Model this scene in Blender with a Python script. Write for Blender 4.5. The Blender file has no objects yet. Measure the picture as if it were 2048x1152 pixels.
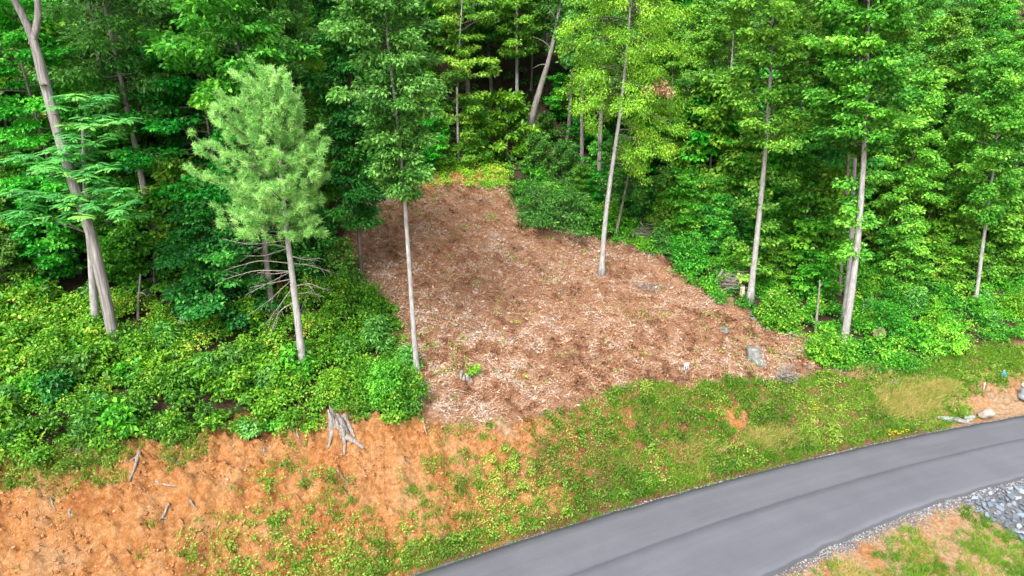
import bpy, bmesh, math, random
import numpy as np
R = math.radians
random.seed(5)
rng = np.random.default_rng(11)
sc = bpy.context.scene
COL = sc.collection

# ------------------------------------------------------------------ camera, sky, sun, exposure
H = 20.0; PITCH = 18.0; F = 1400.0
cam_d = bpy.data.cameras.new('camera'); cam = bpy.data.objects.new('camera', cam_d); COL.objects.link(cam)
cam_d.sensor_width = 36.0; cam_d.lens = 36.0 * F / 2048.0; cam_d.clip_end = 2000
cam.location = (0, 0, H); cam.rotation_euler = (R(90 - PITCH), 0, 0); sc.camera = cam
SUN_EL, SUN_AZ = 50.0, 200.0          # azimuth measured from +Y clockwise: behind the camera, to the left
w = bpy.data.worlds.new('World'); sc.world = w; w.use_nodes = True
nt = w.node_tree; bg = nt.nodes['Background']
sky = nt.nodes.new('ShaderNodeTexSky'); sky.sky_type = 'NISHITA'; sky.sun_disc = False
sky.sun_elevation = R(SUN_EL); sky.sun_rotation = R(SUN_AZ); sky.dust_density = 4.0; sky.air_density = 1.0
bw = nt.nodes.new('ShaderNodeRGBToBW'); mx = nt.nodes.new('ShaderNodeMix'); mx.data_type = 'RGBA'
mx.inputs[0].default_value = 0.72      # high thin cloud: the sky is nearly white
nt.links.new(sky.outputs[0], bw.inputs[0]); nt.links.new(sky.outputs[0], mx.inputs[6]); nt.links.new(bw.outputs[0], mx.inputs[7])
nt.links.new(mx.outputs[2], bg.inputs[0]); bg.inputs[1].default_value = 0.15
sun_d = bpy.data.lights.new('sun', 'SUN'); sun = bpy.data.objects.new('sun', sun_d); COL.objects.link(sun)
sun_d.energy = 1.5; sun_d.angle = R(22); sun_d.color = (1.0, 0.96, 0.9)
sun.location = (0, 0, 80); sun.rotation_euler = (R(90 - SUN_EL), 0, R(180 - SUN_AZ))
vs = sc.view_settings; vs.view_transform = 'Standard'; vs.look = 'None'; vs.gamma = 1.0; vs.use_curve_mapping = False
vs.exposure = 1.6

# ------------------------------------------------------------------ noise and projection helpers
TAB = np.random.default_rng(3).random((256, 256))
def vnoise(x, y, sd=0):
    x = np.asarray(x, float) + sd * 17.31; y = np.asarray(y, float) + sd * 9.77
    xi = np.floor(x).astype(int); yi = np.floor(y).astype(int); fx = x - xi; fy = y - yi
    fx = fx * fx * (3 - 2 * fx); fy = fy * fy * (3 - 2 * fy)
    a = TAB[xi & 255, yi & 255]; b = TAB[(xi + 1) & 255, yi & 255]; c = TAB[xi & 255, (yi + 1) & 255]; d = TAB[(xi + 1) & 255, (yi + 1) & 255]
    return (a * (1 - fx) + b * fx) * (1 - fy) + (c * (1 - fx) + d * fx) * fy
def fbm(x, y, o=4, sd=0):
    s = 0; a = 0.5; t = 0
    for k in range(o):
        s = s + a * vnoise(np.asarray(x) * 2 ** k, np.asarray(y) * 2 ** k, sd + k); t += a; a *= 0.55
    return s / t
def sstep(a, b, x):
    t = np.clip((x - a) / (b - a), 0, 1); return t * t * (3 - 2 * t)
CP, SP = math.cos(R(PITCH)), math.sin(R(PITCH))
def ray(px, py):
    u = (px - 1024) / F; v = (py - 576) / F
    return np.array([u, CP - v * SP, -(SP + v * CP)])
def project(x, y, z):
    dz = z - H; d = np.maximum(y * CP - dz * SP, 0.1)
    return 1024 + F * x / d, 576 + F * (-y * SP - dz * CP) / d
def flatpt(px, py):
    r = ray(px, py); t = H / -r[2]; return r[0] * t, r[1] * t
def inpoly(px, py, poly):
    res = np.zeros(np.shape(px), bool); n = len(poly)
    for i in range(n):
        x1, y1 = poly[i]; x2, y2 = poly[(i + 1) % n]
        if y1 == y2: continue
        c = ((y1 > py) != (y2 > py)) & (px < (x2 - x1) * (py - y1) / (y2 - y1) + x1)
        res ^= c
    return res

# road edges: photo pixels put on the flat road plane, a smooth curve through them, straight beyond
def curve(pix, deg=2):
    P = np.array([flatpt(*p) for p in pix]); c = np.polyfit(P[:, 0], P[:, 1], deg)
    a, b = P[:, 0].min() - 1, P[:, 0].max() + 2; d = np.polyder(c)
    def f(x):
        x = np.asarray(x, float); xc = np.clip(x, a, b)
        return np.polyval(c, xc) + np.where(x < a, (x - a) * np.polyval(d, a), np.where(x > b, (x - b) * np.polyval(d, b), 0))
    return f
y_far = curve([(801, 1152), (1020, 1096), (1190, 1045), (1348, 992), (1500, 950), (1664, 906), (1810, 873), (1930, 852), (2048, 837)])
y_near = curve([(1542, 1152), (1660, 1094), (1771, 1043), (1917, 997), (2048, 957)])
y_seam = curve([(1148, 1152), (1348, 1080), (1540, 1015), (1719, 960), (1880, 915), (2048, 880)])

XS = [-60, -18, -13, 0, 10, 18, 28, 45]
def bank_h(x): return np.interp(x, XS, [4.9, 4.7, 4.5, 3.7, 3.1, 2.4, 1.3, 1.2])
def bank_w(x): return np.interp(x, XS, [6.0, 6.0, 5.8, 4.4, 4.0, 3.6, 3.2, 3.2])
def T(x, y):
    x = np.asarray(x, float); y = np.asarray(y, float)
    s = (y - y_far(x)) * 0.93; hb = bank_h(x); wb = bank_w(x)
    t = np.clip((s - 0.7) / wb, 0, 1); prof = 0.62 * t + 0.38 * t * t * (3 - 2 * t)
    o = s - 0.7 - wb; o = np.where(o > 0, o * o / (o + 1.2), 0)
    hill = 0.345 * o + 0.10 * np.maximum(s - 34, 0)
    z = hb * prof + hill + (fbm(x * 0.16, y * 0.16, 3, 4) - 0.5) * 0.9 * sstep(3, 9, s)
    n = (y_near(x) - y) * 0.93 - 0.35
    z = z - 0.22 * np.clip(n, 0, 14) - 0.045
    return z
def Tf(x, y): return float(T(x, y))
def ground(px, py):
    r = ray(px, py); t = np.arange(12, 240, 0.05)
    X = r[0] * t; Y = r[1] * t; Z = H + r[2] * t
    k = np.argmax(Z < T(X, Y)); return np.array([X[k], Y[k], float(T(X[k], Y[k]))])
def at_y(px, py, Y):
    r = ray(px, py); t = Y / r[1]; return np.array([r[0] * t, Y, H + r[2] * t])

# zones, read off the photograph and carried to the ground
CLEAR = [(688, 385), (760, 372), (850, 368), (1008, 366), (1030, 408), (1080, 445), (1180, 468), (1270, 482), (1335, 520), (1400, 565), (1450, 600), (1530, 628),
         (1605, 675), (1700, 740), (1700, 752), (1640, 748), (1560, 765), (1470, 758), (1420, 770), (1260, 772), (1180, 803), (1080, 838), (1000, 848), (920, 852), (850, 840), (838, 790), (800, 700), (755, 590), (715, 560), (688, 500)]
LEFTS = [(-500, 640), (0, 600), (170, 620), (300, 625), (420, 625), (560, 610), (700, 590), (740, 585), (775, 620), (808, 700), (845, 790), (858, 842), (750, 852), (712, 838), (690, 826), (655, 828), (630, 862),
         (560, 858), (430, 868), (300, 890), (180, 905), (100, 925), (0, 940), (-500, 1000)]
RIGHTS = [(1015, 372), (1030, 420), (1090, 455), (1200, 480), (1262, 492), (1340, 540), (1440, 610), (1520, 640), (1600, 690), (1690, 760), (1760, 760), (1830, 735), (1900, 712), (2048, 672), (2500, 640),
          (2500, 470), (2048, 470), (1700, 500), (1500, 500), (1250, 420), (1100, 340), (1015, 330)]
TOPW = [(700, 320), (1015, 315), (1025, 378), (850, 374), (700, 392)]
FOREST = [(-1200, 615), (0, 600), (300, 600), (540, 590), (690, 480), (690, 372), (760, 345), (1010, 332), (1210, 420), (1300, 440), (1480, 520), (1640, 560), (1800, 560), (2048, 540), (3200, 480), (3200, -900), (-1200, -900)]
SAND = [(1955, 775), (1985, 778), (2020, 790), (2048, 760), (2120, 745), (2120, 835), (2048, 838), (1990, 842), (1950, 830), (1990, 815)]
WCP = np.array([(50,1050,.01),(50,1000,.03),(200,1000,.02),(300,960,.03),(400,1000,.05),(250,1100,.02),(430,1060,.42),(430,1120,.5),(330,1040,.12),(550,1000,.32),(530,960,.35),(650,1010,.62),(650,1060,.5),(550,1100,.45),
  (750,950,.15),(700,900,.02),(800,900,.05),(800,1000,.28),(600,1130,.9),(700,1130,.95),(500,1140,.75),(300,1140,.12),(900,960,.5),(860,1050,.4),(890,1010,.6),(1000,920,.55),(1000,1000,.65),(1080,990,.3),(1100,920,.8),(1200,900,.85),(1200,1000,.95),
  (1300,850,.85),(1400,850,.9),(1470,835,.05),(1440,850,.95),(1512,835,.95),(1462,800,.9),(1497,872,.9),(1350,880,.8),(1120,960,.75),(1040,940,.7),(1250,840,.75),(1390,815,.9),(1500,900,.95),(1600,850,.95),(1700,800,.95),(900,1100,1),(1100,1060,1),(1300,990,1),(1500,930,1),(300,905,.3),(100,930,.95),(200,920,.9),(20,950,.95),(330,890,.8),
  (500,900,.05),(560,860,.4),(960,870,.25),(1000,858,.12),(920,860,.4),(1900,750,.95),(2000,720,.95),(1990,805,.04),(2035,800,.03),(1960,770,.6),(1900,825,.7),(1800,820,.95),(1700,880,1),(1850,850,1)])
def weed(px, py):
    d2 = ((px[:, None] - WCP[None, :, 0]) ** 2 + (1.3 * (py[:, None] - WCP[None, :, 1])) ** 2 + 60) ** -1.6
    return (d2 * WCP[None, :, 2]).sum(1) / d2.sum(1)

# ------------------------------------------------------------------ materials
def mat(name):
    m = bpy.data.materials.new(name); m.use_nodes = True; n = m.node_tree; return m, n, n.nodes['Principled BSDF']
def ramp(n, stops):
    r = n.nodes.new('ShaderNodeValToRGB'); e = r.color_ramp.elements
    while len(e) < len(stops): e.new(0.5)
    for k, (p, c) in enumerate(stops): e[k].position = p; e[k].color = (*c, 1)
    return r
def noise_tex(n, scale, detail=4, rough=0.6, vec=None, coord='Object', stretch=None):
    t = n.nodes.new('ShaderNodeTexNoise'); t.inputs['Scale'].default_value = scale; t.inputs['Detail'].default_value = detail; t.inputs['Roughness'].default_value = rough
    if vec is None:
        c = n.nodes.new('ShaderNodeTexCoord'); vec = c.outputs[coord]
    if stretch:
        mp = n.nodes.new('ShaderNodeMapping'); mp.inputs['Scale'].default_value = stretch; n.links.new(vec, mp.inputs[0]); vec = mp.outputs[0]
    n.links.new(vec, t.inputs['Vector']); return t
def bump(n, b, src, strength=0.5, dist=0.03):
    bp = n.nodes.new('ShaderNodeBump'); bp.inputs['Strength'].default_value = strength; bp.inputs['Distance'].default_value = dist
    n.links.new(src, bp.inputs['Height']); n.links.new(bp.outputs[0], b.inputs['Normal'])
def leaf_mat(name, stops, transl=0.42, rough=0.42, objvar=0.027, spec=0.36, valvar=0.45, gain=1.32):
    m, n, b = mat(name); stops = [(p, tuple(min(v * gain, .75) for v in c)) for p, c in stops]
    a = n.nodes.new('ShaderNodeAttribute'); a.attribute_name = 'tint'; r = ramp(n, stops); n.links.new(a.outputs['Fac'], r.inputs[0])
    oi = n.nodes.new('ShaderNodeObjectInfo'); hs = n.nodes.new('ShaderNodeHueSaturation')
    mr = n.nodes.new('ShaderNodeMapRange'); mr.inputs[3].default_value = 0.5 - objvar; mr.inputs[4].default_value = 0.5 + objvar
    n.links.new(oi.outputs['Random'], mr.inputs[0]); n.links.new(mr.outputs[0], hs.inputs['Hue']); n.links.new(r.outputs[0], hs.inputs['Color'])
    m2 = n.nodes.new('ShaderNodeMath'); m2.operation = 'MULTIPLY'; m2.inputs[1].default_value = 7.31; n.links.new(oi.outputs['Random'], m2.inputs[0])
    m3 = n.nodes.new('ShaderNodeMath'); m3.operation = 'FRACT'; n.links.new(m2.outputs[0], m3.inputs[0])
    m4 = n.nodes.new('ShaderNodeMapRange'); m4.inputs[3].default_value = 1 - valvar / 2; m4.inputs[4].default_value = 1 + valvar / 2
    n.links.new(m3.outputs[0], m4.inputs[0]); n.links.new(m4.outputs[0], hs.inputs['Value'])
    n.links.new(hs.outputs[0], b.inputs['Base Color']); b.inputs['Roughness'].default_value = rough; b.inputs['Specular IOR Level'].default_value = spec
    tr = n.nodes.new('ShaderNodeBsdfTranslucent'); mix = n.nodes.new('ShaderNodeMixShader'); mix.inputs[0].default_value = transl
    n.links.new(hs.outputs[0], tr.inputs[0]); n.links.new(b.outputs[0], mix.inputs[1]); n.links.new(tr.outputs[0], mix.inputs[2])
    n.links.new(mix.outputs[0], n.nodes['Material Output'].inputs[0]); return m
def bark_mat(name, c1, c2, c3, sc_=6, st=(1, 1, 0.18), bs=0.7):
    m, n, b = mat(name); t = noise_tex(n, sc_, 6, 0.7, stretch=st); r = ramp(n, [(0.28, c1), (0.5, c2), (0.72, c3)])
    n.links.new(t.outputs[0], r.inputs[0]); n.links.new(r.outputs[0], b.inputs['Base Color']); b.inputs['Roughness'].default_value = 0.9
    bump(n, b, t.outputs[0], bs, 0.04); return m
M = {}
M['leaf'] = leaf_mat('leaf_green', [(0, (.026, .115, .012)), (.4, (.068, .250, .024)), (.75, (.135, .380, .040)), (1, (.27, .50, .065))])
M['leaf_dark'] = leaf_mat('leaf_dark_green', [(0, (.020, .095, .016)), (.5, (.055, .225, .030)), (1, (.150, .390, .060))])
M['leaf_oak'] = leaf_mat('leaf_oak', [(0, (.028, .120, .020)), (.5, (.078, .275, .040)), (1, (.190, .460, .095))], objvar=.007)
M['leaf_bright'] = leaf_mat('leaf_yellow_green', [(0, (.08, .210, .012)), (.5, (.165, .390, .022)), (1, (.34, .57, .045))], transl=0.4, objvar=.006, valvar=0)
M['leaf_maple'] = leaf_mat('leaf_maple', [(0, (.020, .115, .008)), (.5, (.055, .270, .018)), (1, (.15, .440, .032))], transl=0.4)
M['leaf_blue'] = leaf_mat('leaf_blue_green', [(0, (.035, .160, .040)), (.5, (.095, .340, .085)), (1, (.25, .52, .10))])
M['needle'] = leaf_mat('needle', [(0, (.085, .235, .050)), (.5, (.205, .460, .105)), (1, (.36, .63, .18))], transl=0.25, objvar=.004, valvar=0)
M['needle_dark'] = leaf_mat('needle_dark', [(0, (.022, .100, .025)), (.5, (.052, .190, .045)), (1, (.12, .31, .07))], transl=0.25)
M['shrub'] = leaf_mat('shrub_leaf', [(0, (.030, .135, .010)), (.35, (.080, .290, .016)), (.7, (.165, .430, .026)), (.93, (.31, .52, .04)), (1, (.46, .46, .07))], transl=0.36)
M['weed'] = leaf_mat('weed_leaf', [(0, (.045, .130, .014)), (.45, (.115, .285, .030)), (.8, (.22, .42, .055)), (1, (.40, .44, .10))])
M['grass'] = leaf_mat('grass_blade', [(0, (.065, .190, .010)), (.5, (.150, .330, .020)), (.72, (.27, .38, .045)), (.86, (.45, .36, .11)), (1, (.58, .45, .19))])
M['flower'] = leaf_mat('yellow_flower', [(0, (.55, .42, .02)), (1, (.75, .60, .04))])
M['litter'] = leaf_mat('dead_leaf', [(0, (.050, .025, .016)), (.2, (.18, .075, .036)), (.42, (.37, .175, .088)), (.66, (.49, .300, .190)), (.88, (.53, .375, .275)), (1, (.56, .45, .37))], transl=0.15, rough=0.8, objvar=0, valvar=0, gain=1.0)
M['bark_pale'] = bark_mat('bark_pale', (.12, .112, .105), (.29, .28, .27), (.43, .425, .42), 6, (1.2, 1.2, 0.3))
M['bark_grey'] = bark_mat('bark_grey', (.08, .07, .06), (.18, .165, .15), (.30, .28, .26), 7)
M['bark_dark'] = bark_mat('bark_dark', (.035, .028, .022), (.085, .068, .055), (.17, .145, .12), 7)
M['bark_brown'] = bark_mat('bark_weathered', (.065, .055, .048), (.20, .185, .175), (.40, .385, .375), 12, (1, 1, 0.07), 1.0)
M['limb'] = bark_mat('limb_bark', (.035, .03, .022), (.075, .062, .05), (.14, .12, .10), 9, (1, 1, 1), .3)
M['twig'] = bark_mat('twig_bark', (.15, .12, .095), (.25, .21, .17), (.36, .31, .27), 12, (1, 1, 1), 0.3)
M['deadwood'] = bark_mat('dead_wood', (.07, .056, .045), (.21, .185, .16), (.37, .345, .32), 15, (1, 1, .14), 1.0)
M['cutwood'] = bark_mat('cut_wood', (.46, .33, .20), (.60, .46, .31), (.70, .57, .42), 6, (1, 1, 1), 0.3)
def rock_mat(name, c1, c2, c3, sc_=3):
    m, n, b = mat(name); t = noise_tex(n, sc_, 8, 0.68); t2 = noise_tex(n, sc_ * 7, 5, 0.7)
    r = ramp(n, [(0.3, c1), (0.5, c2), (0.7, c3)]); n.links.new(t.outputs[0], r.inputs[0])
    mm = n.nodes.new('ShaderNodeMix'); mm.data_type = 'RGBA'; mm.blend_type = 'OVERLAY'; mm.inputs[0].default_value = 0.45
    n.links.new(r.outputs[0], mm.inputs[6]); n.links.new(t2.outputs[0], mm.inputs[7]); n.links.new(mm.outputs[2], b.inputs['Base Color'])
    b.inputs['Roughness'].default_value = 0.9; bump(n, b, t2.outputs[0], 0.6, 0.04); return m
M['rock'] = rock_mat('rock_grey', (.055, .055, .052), (.16, .158, .15), (.31, .31, .30))
M['rock_dark'] = rock_mat('rock_dark', (.05, .05, .05), (.13, .13, .13), (.27, .28, .28))
M['rock_tan'] = rock_mat('rock_tan', (.28, .18, .10), (.42, .29, .18), (.55, .42, .30))
M['rock_pale'] = rock_mat('rock_pale', (.17, .135, .11), (.31, .265, .23), (.43, .38, .34))
M['rock_mint'] = rock_mat('rock_pale_green', (.11, .13, .11), (.22, .25, .22), (.35, .38, .345))
m, n, b = mat('riprap_stone'); oi = n.nodes.new('ShaderNodeObjectInfo'); t = noise_tex(n, 9, 6)
mm = n.nodes.new('ShaderNodeMath'); mm.inputs[1].default_value = 0.35; mm.operation = 'MULTIPLY_ADD'; n.links.new(t.outputs[0], mm.inputs[0])
m5 = n.nodes.new('ShaderNodeMath'); m5.operation = 'MULTIPLY'; m5.inputs[1].default_value = 0.7; n.links.new(oi.outputs['Random'], m5.inputs[0]); n.links.new(m5.outputs[0], mm.inputs[2])
r = ramp(n, [(0.1, (.055, .070, .092)), (0.5, (.135, .165, .205)), (0.95, (.28, .315, .36))]); n.links.new(mm.outputs[0], r.inputs[0]); n.links.new(r.outputs[0], b.inputs['Base Color'])
b.inputs['Roughness'].default_value = 0.85; bump(n, b, t.outputs[0], 0.5, 0.02); M['riprap'] = m
def tint_mat(name, stops, rough=0.9):
    m, n, b = mat(name); a = n.nodes.new('ShaderNodeAttribute'); a.attribute_name = 'tint'; r = ramp(n, stops)
    n.links.new(a.outputs['Fac'], r.inputs[0]); n.links.new(r.outputs[0], b.inputs['Base Color']); b.inputs['Roughness'].default_value = rough; return m
M['gravel'] = tint_mat('gravel', [(0, (.08, .08, .085)), (.6, (.19, .19, .198)), (1, (.36, .36, .36))])
M['clod'] = tint_mat('clay_clod', [(0, (.19, .060, .017)), (.5, (.34, .140, .048)), (1, (.46, .27, .14))])
def plain(name, c, rough=0.6, metal=0):
    m, n, b = mat(name); t = noise_tex(n, 14, 5); r = ramp(n, [(0.3, tuple(v * 0.75 for v in c)), (0.7, tuple(min(v * 1.12, .9) for v in c))])
    n.links.new(t.outputs[0], r.inputs[0]); n.links.new(r.outputs[0], b.inputs['Base Color']); b.inputs['Roughness'].default_value = rough; b.inputs['Metallic'].default_value = metal; return m
M['white'] = plain('white_paint', (.72, .72, .72)); M['black'] = plain('black_paint', (.02, .02, .025)); M['blue'] = plain('blue_ribbon', (.05, .33, .55), 0.4)
M['pvc'] = plain('grey_pipe', (.22, .24, .26), 0.45); M['stake'] = plain('wood_stake', (.52, .42, .30), 0.8)

# asphalt: uv.x runs along the road, uv.y across (0 far edge, 1 near edge)
m, n, b = mat('asphalt'); uv = n.nodes.new('ShaderNodeUVMap'); uv.uv_map = 'road'
sep = n.nodes.new('ShaderNodeSeparateXYZ'); n.links.new(uv.outputs[0], sep.inputs[0])
fine = noise_tex(n, 34, 6, 0.85); big = noise_tex(n, 0.35, 4, 0.55); strk = noise_tex(n, 1.0, 5, 0.6, vec=uv.outputs[0], stretch=(0.10, 9, 1)); wob = noise_tex(n, 1.2, 5, 0.7, vec=uv.outputs[0], stretch=(0.8, 0.5, 1))
ad = n.nodes.new('ShaderNodeMath'); ad.operation = 'ADD'; n.links.new(big.outputs[0], ad.inputs[0]); n.links.new(strk.outputs[0], ad.inputs[1])
r = ramp(n, [(0.30, (.084, .086, .100)), (0.5, (.102, .104, .121)), (0.70, (.122, .125, .143))]); hl = n.nodes.new('ShaderNodeMath'); hl.operation = 'MULTIPLY'; hl.inputs[1].default_value = 0.5
n.links.new(ad.outputs[0], hl.inputs[0]); n.links.new(hl.outputs[0], r.inputs[0])
ov = n.nodes.new('ShaderNodeMix'); ov.data_type = 'RGBA'; ov.blend_type = 'OVERLAY'; ov.inputs[0].default_value = 0.6; n.links.new(r.outputs[0], ov.inputs[6]); n.links.new(fine.outputs[0], ov.inputs[7])
wb_ = n.nodes.new('ShaderNodeMath'); wb_.operation = 'MULTIPLY_ADD'; wb_.inputs[1].default_value = 0.03; n.links.new(wob.outputs[0], wb_.inputs[0]); n.links.new(sep.outputs[1], wb_.inputs[2])
sm = ramp(n, [(0.0, (.50, .50, .50)), (0.030, (.62, .62, .62)), (0.055, (1, 1, 1)), (0.490, (1, 1, 1)), (0.508, (.80, .80, .82)), (0.515, (.55, .55, .57)), (0.525, (.70, .70, .72)), (0.572, (1, 1, 1)), (0.985, (1, 1, 1)), (1.0, (.6, .6, .6))])  # seam and edge tones; near-edge dark end paints the slab side's shade
n.links.new(wb_.outputs[0], sm.inputs[0])
ml = n.nodes.new('ShaderNodeMix'); ml.data_type = 'RGBA'; ml.blend_type = 'MULTIPLY'; ml.inputs[0].default_value = 1; n.links.new(ov.outputs[2], ml.inputs[6]); n.links.new(sm.outputs[0], ml.inputs[7])
n.links.new(ml.outputs[2], b.inputs['Base Color']); b.inputs['Roughness'].default_value = 0.72; b.inputs['Specular IOR Level'].default_value = 0.45; bump(n, b, fine.outputs[0], 0.35, 0.01)
M['asphalt'] = m

# ground: zone colours come from the 'zone' attribute (r clay, g litter, b pale sand, a gravel)
m, n, b = mat('hillside_ground'); at = n.nodes.new('ShaderNodeAttribute'); at.attribute_name = 'zone'
sp = n.nodes.new('ShaderNodeSeparateColor'); n.links.new(at.outputs['Color'], sp.inputs[0])
def mixc(f, a, c):
    q = n.nodes.new('ShaderNodeMix'); q.data_type = 'RGBA'; n.links.new(f, q.inputs[0]); n.links.new(a, q.inputs[6]); n.links.new(c, q.inputs[7]); return q.outputs[2]
n1 = noise_tex(n, 0.55, 8, 0.66); n2 = noise_tex(n, 5.5, 6, 0.72); n3 = noise_tex(n, 22, 4, 0.7); n4 = noise_tex(n, 1.6, 6, 0.65)
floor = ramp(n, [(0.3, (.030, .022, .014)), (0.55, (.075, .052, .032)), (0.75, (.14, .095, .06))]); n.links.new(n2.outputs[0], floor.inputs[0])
c1 = ramp(n, [(0.33, (.30, .090, .020)), (0.44, (.40, .160, .046)), (0.54, (.46, .225, .085)), (0.70, (.50, .32, .18))]); n.links.new(n1.outputs[0], c1.inputs[0])
c2 = ramp(n, [(0.36, (.22, .070, .018)), (0.5, (.42, .190, .066)), (0.62, (.53, .33, .185))]); n.links.new(n2.outputs[0], c2.inputs[0])
q = n.nodes.new('ShaderNodeMix'); q.data_type = 'RGBA'; q.inputs[0].default_value = 0.52; n.links.new(c1.outputs[0], q.inputs[6]); n.links.new(c2.outputs[0], q.inputs[7]); clay = q.outputs[2]
l1 = ramp(n, [(0.34, (.12, .056, .030)), (0.48, (.28, .145, .080)), (0.6, (.38, .235, .150)), (0.72, (.47, .34, .25))]); n.links.new(n3.outputs[0], l1.inputs[0])
l2 = ramp(n, [(0.36, (.18, .085, .045)), (0.5, (.31, .165, .095)), (0.66, (.43, .30, .21))]); n.links.new(n4.outputs[0], l2.inputs[0])
q = n.nodes.new('ShaderNodeMix'); q.data_type = 'RGBA'; q.inputs[0].default_value = 0.5; n.links.new(l1.outputs[0], q.inputs[6]); n.links.new(l2.outputs[0], q.inputs[7]); litter = q.outputs[2]
s1 = ramp(n, [(0.35, (.30, .17, .085)), (0.55, (.43, .29, .175)), (0.7, (.50, .38, .26))]); n.links.new(n2.outputs[0], s1.inputs[0])
g1 = ramp(n, [(0.35, (.10, .10, .105)), (0.55, (.19, .19, .195)), (0.7, (.32, .315, .31))]); n.links.new(n3.outputs[0], g1.inputs[0])
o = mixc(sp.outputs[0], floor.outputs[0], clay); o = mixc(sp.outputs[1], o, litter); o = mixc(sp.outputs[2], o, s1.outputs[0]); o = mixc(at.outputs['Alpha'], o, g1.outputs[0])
n.links.new(o, b.inputs['Base Color']); b.inputs['Roughness'].default_value = 0.95; b.inputs['Specular IOR Level'].default_value = 0.1
ab = n.nodes.new('ShaderNodeMath'); ab.operation = 'ADD'; n.links.new(n2.outputs[0], ab.inputs[0]); n.links.new(n3.outputs[0], ab.inputs[1]); bump(n, b, ab.outputs[0], 1.0, 0.09)
M['ground'] = m

# ------------------------------------------------------------------ mesh building
class MB:
    def __init__(self): self.v = []; self.f = []; self.t = []; self.n = 0
    def add(self, V, Fc, tint=0.5):
        V = np.asarray(V, float); self.v.append(V); self.f.append(np.asarray(Fc, int) + self.n)
        self.t.append(np.broadcast_to(np.asarray(tint, float), (len(V),))); self.n += len(V)
    def tube(self, P, rad, ns=8, jit=0.0, cap=True, tint=0.5):
        P = np.asarray(P, float); k = len(P); rad = np.broadcast_to(np.asarray(rad, float), (k,))
        D = np.gradient(P, axis=0); D /= np.linalg.norm(D, axis=1)[:, None] + 1e-9
        ref = np.array([0.0, 1, 0]) if abs(D[0][1]) < 0.9 else np.array([1.0, 0, 0])
        U = np.cross(D, ref); U /= np.linalg.norm(U, axis=1)[:, None] + 1e-9; W = np.cross(D, U)
        a = np.arange(ns) * 2 * math.pi / ns
        rr = rad[:, None] * (1 + jit * (rng.random((k, ns)) - 0.5))
        V = P[:, None] + rr[..., None] * (np.cos(a)[None, :, None] * U[:, None] + np.sin(a)[None, :, None] * W[:, None])
        V = V.reshape(-1, 3); i = np.arange(k - 1)[:, None] * ns; j = np.arange(ns)[None, :]; j2 = (j + 1) % ns
        A = (i + j).ravel(); B = (i + j2).ravel(); C = (i + ns + j2).ravel(); E = (i + ns + j).ravel()
        Fc = np.concatenate([np.stack([A, C, B], 1), np.stack([A, E, C], 1)])
        if cap:
            V = np.vstack([V, P[0], P[-1]]); b0 = k * ns; jj = np.arange(ns); j3 = (jj + 1) % ns
            Fc = np.concatenate([Fc, np.stack([np.full(ns, b0), jj, j3], 1), np.stack([np.full(ns, b0 + 1), (k - 1) * ns + j3, (k - 1) * ns + jj], 1)])
        self.add(V, Fc, tint)
    def box(self, c, s, rot=None):
        V = np.array([[x, y, z] for x in (-.5, .5) for y in (-.5, .5) for z in (-.5, .5)]) * np.array(s)
        if rot is not None: V = V @ np.array(rot).T
        Fc = [(0, 1, 3), (0, 3, 2), (4, 6, 7), (4, 7, 5), (0, 4, 5), (0, 5, 1), (2, 3, 7), (2, 7, 6), (0, 2, 6), (0, 6, 4), (1, 5, 7), (1, 7, 3)]
        self.add(V + np.array(c), Fc)
    def leaves(self, C, A, N, L, W, tint, fold=0.18, droop=0.1):
        k = len(C); A = A / (np.linalg.norm(A, axis=1)[:, None] + 1e-9); B = np.cross(N, A); B /= np.linalg.norm(B, axis=1)[:, None] + 1e-9; N = np.cross(A, B)
        L = np.broadcast_to(L, (k,))[:, None]; W = np.broadcast_to(W, (k,))[:, None]
        mid = C + A * L * 0.48; V = np.stack([C, mid + B * W * 0.5 + N * W * fold, C + A * L - N * L * droop, mid - B * W * 0.5 + N * W * fold], 1).reshape(-1, 3)
        i = np.arange(k) * 4; Fc = np.concatenate([np.stack([i, i + 1, i + 2], 1), np.stack([i, i + 2, i + 3], 1)])
        self.add(V, Fc, np.repeat(np.broadcast_to(tint, (k,)), 4))
    def blades(self, C, A, L, W, tint):
        k = len(C); A = A / (np.linalg.norm(A, axis=1)[:, None] + 1e-9); B = np.cross(A, rng.normal(size=(k, 3))); B /= np.linalg.norm(B, axis=1)[:, None] + 1e-9
        L = np.broadcast_to(L, (k,))[:, None]; W = np.broadcast_to(W, (k,))[:, None]
        V = np.stack([C - B * W / 2, C + B * W / 2, C + A * L], 1).reshape(-1, 3); i = np.arange(k) * 3
        self.add(V, np.stack([i, i + 1, i + 2], 1), np.repeat(np.broadcast_to(tint, (k,)), 3))
    def build(self, name, mt, parent=None, smooth=False):
        V = np.concatenate(self.v).astype(np.float32); Fc = np.concatenate(self.f).astype(np.int32); tn = np.concatenate(self.t).astype(np.float32)
        me = bpy.data.meshes.new(name); me.vertices.add(len(V)); me.vertices.foreach_set('co', V.ravel())
        me.loops.add(Fc.size); me.loops.foreach_set('vertex_index', Fc.ravel()); me.polygons.add(len(Fc)); me.polygons.foreach_set('loop_start', np.arange(0, Fc.size, 3, dtype=np.int32))
        at = me.attributes.new('tint', 'FLOAT', 'POINT'); at.data.foreach_set('value', tn)
        me.update(calc_edges=True)
        if smooth: me.polygons.foreach_set('use_smooth', np.ones(len(Fc), bool))
        me.materials.append(mt); o = bpy.data.objects.new(name, me); COL.objects.link(o)
        if parent is not None: o.parent = parent
        return o
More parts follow.
